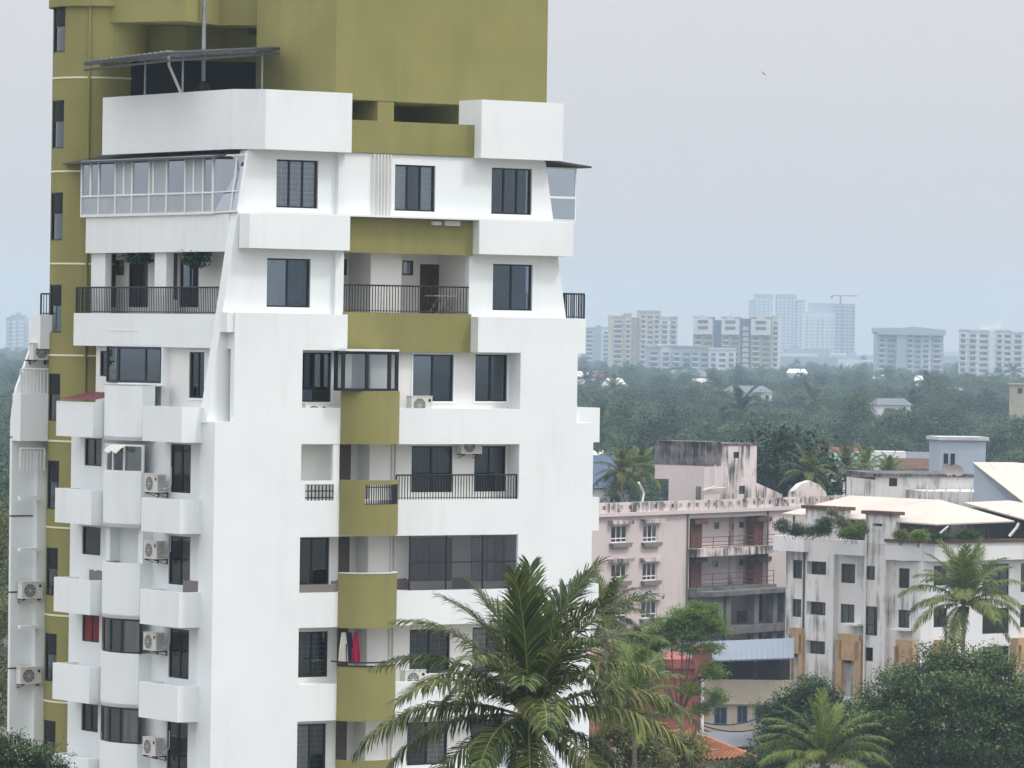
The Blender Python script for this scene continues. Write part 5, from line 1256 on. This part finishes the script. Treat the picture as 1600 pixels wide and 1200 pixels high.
# azimuth 0 = +x (right), 90 = away, 180 = left, 270 = towards the camera
main = [(0, 95, .95), (0, 250, .92), (1, 20, 1.05), (1, 160, .9), (2, 330, 1.0), (2, 60, 1.1), (2, 200, .95), (3, 10, 1.12), (4, 172, 1.05), (4, 300, .95), (5, 30, 1.1), (5, 235, .9),
        (6, 184, 1.05), (6, 330, 1.05), (7, 140, 1), (7, 212, 1.0), (8, 8, 1.1), (8, 280, .95), (9, 192, 1.15), (9, 350, 1.1), (9, 80, 1), (10, 245, .95), (10, 160, 1.05), (11, 205, 1), (11, 318, .95), (12, 265, .8), (3, 100, 1), (5, 75, 1), (6, 265, .85), (7, 60, 1), (8, 125, 1), (11, 20, 1), (12, 200, .9), (12, 340, .9), (11, 270, .9)]
palm('coconut_palm', 'big coconut palm with glossy dark fronds in front of the white tower', 826, 1124, 137, .96, 5, plan_=main, nuts=10)
DRY = [frond_mesh(900 + i, e0=e, bend=b, nl=60, mats=('dry_frond', 'dry_frond'), hang=.95) for i, (e, b) in enumerate(((-30, 50), (-50, 35), (-10, 75)))]
for i, az in enumerate((205, 318, 262, 350)):
    o = link('dead_frond', DRY[i % 3], bpy.data.objects['coconut_palm']); o.location = (0, 0, at(826, 1124, 137).z - .1); o.rotation_euler = (0, 0, R(az)); o.scale = (.6,) * 3
palm('coconut_palm', 'young coconut palm with upright yellow green fronds between shrubs and the red wall', 992, 1098, 215, .62, 6, 16, 'light', lo=0)
palm('coconut_palm', 'dull green coconut palm close behind the white tower edge', 948, 965, 262, .6, 8, 20, 'dark')
palm('coconut_palm', 'drooping coconut palm behind the feathery tree, before the pink wall', 978, 1012, 275, .62, 9, 16, 'light', lo=4)
palm('coconut_palm', 'coconut palm with a full drooping crown before the white block', 1506, 945, 335, .98, 11, 30, 'light')
palm('coconut_palm', 'young coconut palm with bright arching fronds before the dark trees', 1287, 1192, 250, .76, 12, 17, 'light', plan_=[(0, 95, 1), (0, 200, .9), (2, 170, 1), (3, 10, 1), (4, 190, 1.1), (4, 340, 1.05), (5, 150, 1.05), (6, 185, 1.1), (6, 5, 1.05), (7, 250, .8), (7, 20, 1.05), (7, 165, 1.1), (8, 200, 1.05), (8, 350, 1), (3, 280, .8), (2, 60, 1), (5, 90, 1), (9, 225, .9), (9, 320, .9)])

def rvec(rr): 
    while True:
        v = Vector((rr.uniform(-1, 1), rr.uniform(-1, 1), rr.uniform(-1, 1)))
        if .05 < v.length < 1: return v
def leaf_cloud(rr, blobs, n_cl, per, leaf, spread, asp=.42, droop=.2, shell=.55, flat=1.0):
    """clumps of separate leaves spread through the crown's volume"""
    mb = MB(); V, Fc = mb.v, mb.f; tot = sum(b[3] * b[4] * b[5] for b in blobs); cl = []
    for b in blobs:
        for _ in range(max(1, int(n_cl * b[3] * b[4] * b[5] / tot))):
            d_ = rvec(rr).normalized() * (shell + (1 - shell) * rr.random()) * rr.uniform(.85, 1.08)
            if d_.z < -.5: d_.z *= .4
            cl.append(Vector((b[0] + d_.x * b[3], b[1] + d_.y * b[4], b[2] + d_.z * b[5])))
    for c in cl:
        s = spread * rr.uniform(.6, 1.35); m = int(per * rr.uniform(.6, 1.4))
        for _ in range(m):
            p = c + Vector((rr.gauss(0, s), rr.gauss(0, s), rr.gauss(0, s * .6 * flat)))
            a = rvec(rr); a.z = a.z * .6 - droop; a = a.normalized() * leaf * rr.uniform(.7, 1.3)
            b = a.cross(Vector((rr.uniform(-.6, .6), rr.uniform(-.6, .6), 1))); b = b.normalized() * leaf * asp if b.length > 1e-4 else Vector((leaf * asp, 0, 0))
            k = len(V); q = p + a * .45
            V += [p[:], (q + b * .5)[:], (p + a)[:], (q - b * .5)[:]]; Fc.append((k, k + 1, k + 2, k + 3))
    return mb, cl
def limbs(rr, base, cl, z_fork, n=14, r=.28):
    mb = MB(); f = Vector((base[0], base[1], z_fork)); mb.tube([(base[0], base[1], 0), (base[0] + .1, base[1], z_fork * .5), f], r, 9, r * .75)
    for c in rr.sample(cl, min(n, len(cl))):
        m = f.lerp(c, .5) + Vector((rr.uniform(-.3, .3), rr.uniform(-.3, .3), rr.uniform(.0, .5))); mb.tube([f - Vector((0, 0, .2)), m, c], r * .45, 6, .03)
    return mb
def tree(name, label, px, py, Y, blobs_px, n_cl, per, leaf, spread, m, seed, fork=.5, group=None, cat='tree', limb_n=14, tr=.28, lobes=0, **kw):
    """blobs_px: (px, py, dY, rx, ry, rz) - centres by pixel and depth, radii in metres"""
    rr = random.Random(seed); p = at(px, py, Y); t = thing(name, label, cat, (p.x, Y, 0), 0, group); bl = []
    for (x, y, dy, rx, ry, rz) in blobs_px:
        q = at(x, y, Y + dy); bl.append((q.x - p.x, dy, q.z, rx, ry, rz))
    if lobes:
        for b in list(bl):
            for _ in range(lobes):
                d_ = rvec(rr).normalized(); d_.z = abs(d_.z) * .9 + .1; k_ = rr.uniform(.32, .52)
                bl.append((b[0] + d_.x * b[3] * .95, b[1] + d_.y * b[4] * .95, b[2] + d_.z * b[5] * .95, b[3] * k_, b[4] * k_, b[5] * k_))
    mb, cl = leaf_cloud(rr, bl, n_cl, per, leaf, spread, **kw)
    mb.build('crown', M[m], t, fix=False)
    zf_ = min(b[2] - b[5] * .6 for b in bl); zf_ = max(zf_, .6)
    limbs(rr, (0, 0), cl, zf_, limb_n, tr).build('trunk', M['bark'], t, smooth=True, fix=False)
    return t
tree('mango_tree', 'large dense dark mango tree in front of the white block', 1480, 1100, 288,
     [(1500, 1085, 0, 3.6, 3.2, 2.4), (1420, 1085, -.5, 2.4, 2.6, 2.0), (1560, 1100, .5, 3.0, 3, 2.5), (1395, 1140, -1, 2.4, 2.4, 2.4), (1480, 1150, -2, 4.2, 3, 3.0), (1580, 1170, 0, 3.4, 3, 3), (1640, 1130, 1, 3, 3, 3), (1440, 1210, -1.5, 4, 3, 3), (1460, 1052, .5, 1.6, 1.8, 1.0), (1530, 1040, .8, 2.2, 2, .9)],
     2900, 40, .27, .34, 'dark_leaf', 21, fork=.5, shell=.45, lobes=3)
tree('mango_tree', 'rounded dark green tree beside the orange window surrounds', 1255, 1120, 300,
     [(1262, 1110, 0, 2.2, 2.2, 1.7), (1225, 1125, -.5, 1.6, 1.8, 1.6), (1305, 1115, 0, 1.7, 2, 1.7), (1215, 1160, -.6, 1.5, 1.8, 1.8), (1280, 1160, -1, 2.8, 2.4, 2.2), (1335, 1150, 0, 1.6, 2, 1.8)],
     1200, 38, .25, .32, 'dark_leaf', 22, shell=.45, lobes=3)
tree('garden_tree', 'dark leafy treetop at the foot of the olive stair tower', 40, 1180, 150,
     [(20, 1185, 0, 1.1, 1.2, .85), (70, 1190, -.2, .75, 1.0, .65), (-20, 1190, 0, 1.2, 1.2, 1.1), (40, 1225, -.3, 1.6, 1.4, .9)],
     420, 34, .13, .16, 'mid_leaf', 23)
tree('garden_tree', 'bright green tree rising beyond the far wing of the tower', -40, 900, 225,
     [(-20, 850, 0, 1.2, 1.6, 1.8), (-35, 960, 0, 1.6, 1.8, 2.2), (-30, 1050, -.5, 1.5, 1.8, 2.0), (-25, 800, 0, .9, 1, 1.0), (-20, 1110, 0, 1.3, 1.5, 1.4)],
     420, 34, .2, .26, 'yellow_leaf', 24)
tree('feathery_tree', 'light green feathery tree with open layered branches before the red wall', 1062, 1080, 292,
     [(1092, 966, 0, 1.3, 1.4, .85), (1058, 978, .6, 1.3, 1.4, .9), (1118, 984, -.4, .8, 1.0, .7), (1035, 998, .5, 1.2, 1.2, 1.0), (1078, 994, 0, 1.0, 1.2, .5), (1015, 1020, .6, 1.0, 1, .9), (1112, 1013, -.6, .8, .9, .4), (1075, 1016, -.2, .9, .9, .4), (1112, 1050, -.4, .9, 1, .6), (1085, 1078, -.8, .7, .9, .5), (1120, 1092, -.6, .7, .8, .7), (1095, 1110, -.8, .8, .8, .5), (1030, 1045, .3, .8, 1, .7)],
     1050, 50, .17, .22, 'feather_leaf', 25, limb_n=11, tr=.13, asp=.32, droop=.05, flat=.9, lobes=3, shell=.3)
for k, (lb, x, y, Y, bl, n_) in enumerate([
    ('tall shrub with pale yellow tipped leaves under the big palm', 985, 1170, 236, [(965, 1135, 0, 1.1, 1.2, 1.1), (1000, 1155, 0, 1.3, 1.2, 1.0), (945, 1170, 0, 1.2, 1.2, 1.0), (1010, 1185, 0, 1.3, 1.2, .9)], 300),
    ('broad yellow green shrub beside the tiled roof', 1060, 1185, 240, [(1045, 1165, 0, 1.3, 1.2, .9), (1080, 1168, 0, .9, 1, .9), (1015, 1180, 0, 1, 1, .9), (1065, 1192, 0, 1.2, 1, .8)], 260),
    ('dark shrub between the tiled roof and the young palm', 1185, 1196, 255, [(1190, 1192, 0, 1.2, 1, .8), (1215, 1185, 1, 1.0, 1, .9), (1150, 1204, 0, 1.2, 1, .6)], 150)]):
    tree('shrub', lb, x, y, Y, bl, n_, 20, .26, .26, 'yellow_leaf' if k < 2 else 'mid_leaf', 30 + k, cat='shrub', asp=.38, tr=.08)
tree('garden_tree', 'yellow green leafy tree crowding the red wall beside the palms', 985, 1060, 304,
     [(975, 1030, 0, 1.3, 1.2, 1.3), (1003, 1020, .2, .9, 1, .9), (955, 1060, 0, 1.3, 1.2, 1.4), (1000, 1075, -.3, 1.2, 1.2, 1.3), (1030, 1110, -.4, 1.1, 1.1, 1.0), (965, 1110, 0, 1.6, 1.3, 1.5)],
     420, 34, .2, .24, 'yellow_leaf', 27, lobes=2)
# roof garden plants on the white block
for k, (lb, x, y, Y, bl, m_, n_) in enumerate([
    ('trailing dark green creeper on the roof garden edge of the white block', 1240, 825, 356, [(1222, 822, 0, .5, .5, .7), (1245, 828, 0, .8, .5, .6), (1275, 830, 0, 1.0, .5, .5), (1290, 822, 0, .6, .5, .7)], 'mid_leaf', 110),
    ('bright yellow green bush spilling over the parapet of the white block', 1328, 832, 352, [(1322, 834, 0, .5, .4, .35), (1336, 830, 0, .5, .4, .35), (1345, 826, .3, .4, .4, .6)], 'feather_leaf', 70),
    ('climbing plant with pale leaves on the roof pillar of the white block', 1306, 806, 354, [(1300, 800, 0, .35, .3, .4), (1312, 812, 0, .35, .3, .5), (1320, 822, 0, .4, .3, .6)], 'yellow_leaf', 40),
    ('round bright green bush in the roof garden under the beige roof', 1437, 837, 350, [(1437, 837, 0, .45, .45, .4)], 'feather_leaf', 40),
    ('small olive bush beside the roof pillar of the white block', 1408, 834, 351, [(1408, 835, 0, .35, .35, .35)], 'yellow_leaf', 30),
    ('low dry brown green planting along the brown coping', 1480, 838, 351, [(1470, 839, 0, .8, .3, .25), (1512, 836, 0, .9, .4, .4)], 'mid_leaf', 50)]):
    rr = random.Random(60 + k); p = at(x, y + 12, Y); zb_ = p.z - .3; t = thing('roof_plant', lb, 'plant', (p.x, Y, zb_)); bb = []
    for (xx, yy, dy, rx, ry, rz) in bl: q = at(xx, yy, Y + dy); bb.append((q.x - p.x, dy, q.z - zb_, rx, ry, rz))
    mb, cl = leaf_cloud(rr, bb, n_ * 2, 30, .17, .2); mb.build('foliage', M[m_], t, fix=False)
    st = MB()
    for c in rr.sample(cl, min(8, len(cl))): st.tube([(c.x * .5, c.y, 0), c * .99], .02, 4)
    st.build('stem', M['bark'], t, fix=False)

# ---- the wood: a few crowns shared by many trees
def proto(seed, kind):
    rr = random.Random(seed)
    if kind == 'round': bl = [(0, 0, 8.5, 3.4, 3.4, 2.6), (1.9, .5, 7.2, 2.4, 2.4, 2.0), (-2, -.4, 7.4, 2.4, 2.4, 2.0), (.3, -1.6, 6.6, 2.6, 2.2, 1.9), (0, .3, 10.4, 1.8, 1.8, 1.3)]
    elif kind == 'umbrella': bl = [(0, 0, 9.6, 4.6, 4.6, 1.0), (4.2, .6, 8.8, 3.2, 3.2, .9), (-4.4, -.4, 8.9, 3.4, 3.2, .9), (.5, -3.6, 8.2, 3.4, 3, .9), (-1, 3.5, 9, 3.4, 3, .9), (6.6, 1, 7.7, 2, 2, .8), (-6.8, .5, 7.8, 2, 2, .8)]
    else: bl = [(0, 0, 10.5, 2.2, 2.2, 2.8), (.8, -.4, 7.4, 2.5, 2.5, 2.2), (-1.1, .3, 8.2, 2.2, 2.2, 2.0), (.2, 0, 13.2, 1.3, 1.3, 1.5)]
    mb, cl = leaf_cloud(rr, bl, 135, 40, .42, .5, asp=.5, shell=.7)
    return mb.mesh(kind + '_crown', M['wood_leaf']), limbs(rr, (0, 0), cl, 4.5, 9, .3).mesh('trunk', M['bark'])
PROTO = {k: [proto(s, k) for s in ss] for k, ss in (('round', (1, 2, 3)), ('umbrella', (4, 5)), ('tall', (6, 7)))}
rr = random.Random(77)
def wood_tree(px, Y, h, kind, label, group, wide=1.0):
    p = at(px, 540, Y); cm, tm = rr.choice(PROTO[kind]); s = h / {'round': 11.5, 'umbrella': 10.8, 'tall': 14.5}[kind]
    t = thing('wood_tree', label, 'tree', (p.x, Y, 0), rr.uniform(0, 6.28), group); t.scale = (s * wide, s * wide, s)
    link('crown', cm, t); link('trunk', tm, t)
    return t
wood_tree(1232, 470, 22.5, 'round', 'great dark tree rising above the pink roof beside its sloping stair flank', None, .85)
wood_tree(1262, 500, 18, 'tall', 'upright dark tree behind the pink roof arch', None)
wood_tree(1205, 520, 19, 'round', 'dark tree directly behind the pink stairhead', None, .8)
wood_tree(985, 520, 17.5, 'tall', 'loose dark tree behind the blue tarpaulin house', None)
wood_tree(962, 560, 18, 'round', 'dark tree close to the tower edge above the blue tarpaulin house', None, .7)
KL = {'round': 'round crowned tree in the near edge of the hazy wood', 'umbrella': 'wide flat crowned tree in the near edge of the hazy wood', 'tall': 'tall narrow tree in the near edge of the hazy wood'}
for i in range(120):
    Y = rr.uniform(470, 760); px = rr.uniform(900, 1640)
    x = at(px, 540, Y).x
    if any(abs(x - hx) < wd * .75 and hy - 45 < Y < hy + wd for hx, hy, wd in HOUSES): continue
    if 1360 < px and Y < 600: continue
    k = rr.choices(('round', 'umbrella', 'tall'), (5, 2, 2))[0]
    wood_tree(px, Y, rr.uniform(8.5, 13.5) * (.8 if k == 'umbrella' else 1), k, KL[k], 'trees at the near edge of the wood')
for i, (x, Y, h, wd) in enumerate(((1130, 1150, 14, 1.5), (1215, 1250, 14, 1.6), (1060, 1000, 13, 1.4), (1290, 1050, 13, 1.4), (1350, 1300, 14, 1.6), (1455, 1350, 15, 1.7), (1520, 1200, 14, 1.5), (1580, 980, 13, 1.3), (1010, 1300, 14, 1.4), (1180, 900, 12, 1.3), (1420, 900, 12, 1.3), (1260, 1500, 15, 1.6), (1100, 1550, 15, 1.6), (1500, 1600, 15, 1.7))):
    wood_tree(x, Y, h, 'umbrella', 'very broad rain tree spreading above the hazy wood', 'rain trees in the hazy wood', wd)
pl_ = [(1322, 732, 470, .6, 'palm with a full crown before the pale green roof'), (1352, 735, 500, .64, 'palm between the pale green roof and the low white building'), (1285, 728, 480, .64, 'palm before the red roofed house'), (1262, 742, 440, .6, 'palm rising behind the pink roof arch'), (1002, 735, 470, .6, 'palm left of the pink stairhead'), (972, 742, 450, .64, 'palm beside the blue tarpaulin house'), (958, 612, 1500, 1.3, 'tall palm in the hazy wood by the tower edge'), (1390, 740, 480, .5, 'small palm before the water tower')]
for i, (x, y, Y, s, lb) in enumerate(pl_): palm('coconut_palm', lb, x, y, Y, s, 40 + i, 20, 'light' if i % 3 == 1 else 'dark', detail=False)

# everything farther off reads as one mass of crowns
import_pts = []
def far_pts():
    r2 = random.Random(5); out = []
    def ok(x, Y): return not any(abs(x - hx) < wd * .7 and hy - 55 < Y < hy + wd for hx, hy, wd in HOUSES)
    Y = 760.0
    while Y < 4300:
        step = 7.5 + Y * .0035
        for a, b in ((880, 1640), (-40, 90)):
            px = a + r2.random() * 10
            while px < b:
                x = at(px, 540, Y).x; yy = Y + r2.uniform(-.5, .5) * step
                if ok(x, yy): out.append((x, yy))
                px += (7.0 + Y * .0012) * r2.uniform(.7, 1.35) * FPX / Y
        Y += step
    Y = 380.0
    while Y < 760:
        px = -60 + r2.random() * 20
        while px < 60: out.append((at(px, 540, Y).x, Y + r2.uniform(-4, 4))); px += 110
        Y += 8
    return out
pts = far_pts(); r2 = random.Random(9)
me = bpy.data.meshes.new('far_wood'); me.from_pydata([(x, y, 0) for x, y in pts], [], [])
kind = me.attributes.new('kind', 'INT', 'POINT'); scl = me.attributes.new('scl', 'FLOAT_VECTOR', 'POINT'); rot = me.attributes.new('rot', 'FLOAT_VECTOR', 'POINT')
for i in range(len(pts)):
    k = r2.choices(range(8), (4, 4, 4, 3.4, 3.4, 2, 2, .55))[0]; s = r2.uniform(.7, 1.0) + .55 * r2.random() ** 3; kind.data[i].value = k
    if 3 <= k <= 4: s *= 1.05
    scl.data[i].vector = (s * r2.uniform(.9, 1.25), s * r2.uniform(.9, 1.25), s * r2.uniform(.85, 1.15)); rot.data[i].vector = (0, 0, r2.uniform(0, 6.28))
protos = []
for k in ('round', 'umbrella', 'tall'):
    for cm, tm in PROTO[k]: protos.append(bpy.data.objects.new('crown_source', cm))
# a small palm for the mass
pm = MB()
pv, pf = [], []
src = fronds('dark', ('palm_leaf', 'palm_rib'))
for i in range(15):
    f_ = src[min(2 + (i * 11) // 15, 12)]; mw = Matrix.Translation((0, 0, 11)) @ Matrix.Rotation(i * 2.4, 4, 'Z'); n0 = len(pv)
    pv += [tuple(mw @ v.co) for v in f_.vertices]; pf += [tuple(n0 + j for j in p.vertices) for p in f_.polygons][::1]
pm.v, pm.f = pv, pf; pm.tube([(0, 0, 0), (0, 0, 11)], .2, 6)
protos.append(bpy.data.objects.new('palm_source', pm.mesh('far_palm', M['wood_leaf'])))
fw = link('far_wood', me); tag(fw, 'hazy mass of tree crowns reaching to the skyline towers', 'trees', kind='stuff')
ng = bpy.data.node_groups.new('wood_scatter', 'GeometryNodeTree')
ng.interface.new_socket('Geometry', in_out='INPUT', socket_type='NodeSocketGeometry'); ng.interface.new_socket('Geometry', in_out='OUTPUT', socket_type='NodeSocketGeometry')
gi, go = ng.nodes.new('NodeGroupInput'), ng.nodes.new('NodeGroupOutput')
jn = ng.nodes.new('GeometryNodeJoinGeometry')
def named(nm, ty):
    a = ng.nodes.new('GeometryNodeInputNamedAttribute'); a.data_type = ty; a.inputs['Name'].default_value = nm; return a
na, ns_, nr_ = named('kind', 'INT'), named('scl', 'FLOAT_VECTOR'), named('rot', 'FLOAT_VECTOR')
for i, ob in enumerate(protos):
    oi = ng.nodes.new('GeometryNodeObjectInfo'); oi.inputs['Object'].default_value = ob; oi.inputs['As Instance'].default_value = True
    cmp = ng.nodes.new('FunctionNodeCompare'); cmp.data_type = 'INT'; cmp.operation = 'EQUAL'; cmp.inputs[3].default_value = i
    ng.links.new(na.outputs['Attribute'], cmp.inputs[2])
    ip = ng.nodes.new('GeometryNodeInstanceOnPoints')
    ng.links.new(gi.outputs[0], ip.inputs['Points']); ng.links.new(cmp.outputs[0], ip.inputs['Selection']); ng.links.new(oi.outputs['Geometry'], ip.inputs['Instance'])
    er = ng.nodes.new('FunctionNodeEulerToRotation'); ng.links.new(nr_.outputs['Attribute'], er.inputs[0]); ng.links.new(er.outputs[0], ip.inputs['Rotation'])
    ng.links.new(ns_.outputs['Attribute'], ip.inputs['Scale']); ng.links.new(ip.outputs[0], jn.inputs[0])
ng.links.new(jn.outputs[0], go.inputs[0])
md = fw.modifiers.new('scatter', 'NODES'); md.node_group = ng
print('FAR TREES', len(pts))

# ================================================================ haze
hm = bpy.data.materials.new('haze'); hm.use_nodes = True; hn = hm.node_tree
hn.nodes.remove(hn.nodes['Principled BSDF'])
pv_ = hn.nodes.new('ShaderNodeVolumePrincipled'); pv_.inputs['Density'].default_value = 0.00018; pv_.inputs['Color'].default_value = (0.555, 0.73, 0.87, 1); pv_.inputs['Anisotropy'].default_value = 0.1
hn.links.new(pv_.outputs[0], hn.nodes['Material Output'].inputs['Volume'])
M['haze'] = hm
hb_ = MB().box(-7100, 7100, -1600, 5330, -1, 93).build('haze', hm); tag(hb_, 'thin blue haze over the far wood and skyline', 'haze', kind='stuff')

# ================================================================ a bird
b = thing('bird', 'small dark bird gliding in the pale sky', 'bird', at(1193, 115, 260)); b.scale = (.36,) * 3
MB().lathe([(.005, -.2), (.05, -.1), (.06, 0), (.035, .14), (.01, .24)], 8).build('body', M['frame_dark'], b, smooth=True).rotation_euler = (R(60), R(40), 0)
for s_ in (-1, 1):
    w_ = MB(); pr = [(0, .07), (.18, .09), (.36, .05), (.5, -.03)]
    for (x0, c0), (x1, c1) in zip(pr, pr[1:]): w_.add([(s_ * x0, -.06, .1 * math.sin(x0 * 4)), (s_ * x1, -.04 - x1 * .1, .1 * math.sin(x1 * 4)), (s_ * x1, c1 - x1 * .1, .1 * math.sin(x1 * 4)), (s_ * x0, c0, .1 * math.sin(x0 * 4))], [(0, 1, 2, 3)])
    w_.build('wing', M['frame_dark'], b, fix=False).rotation_euler = (R(50), R(45), 0)
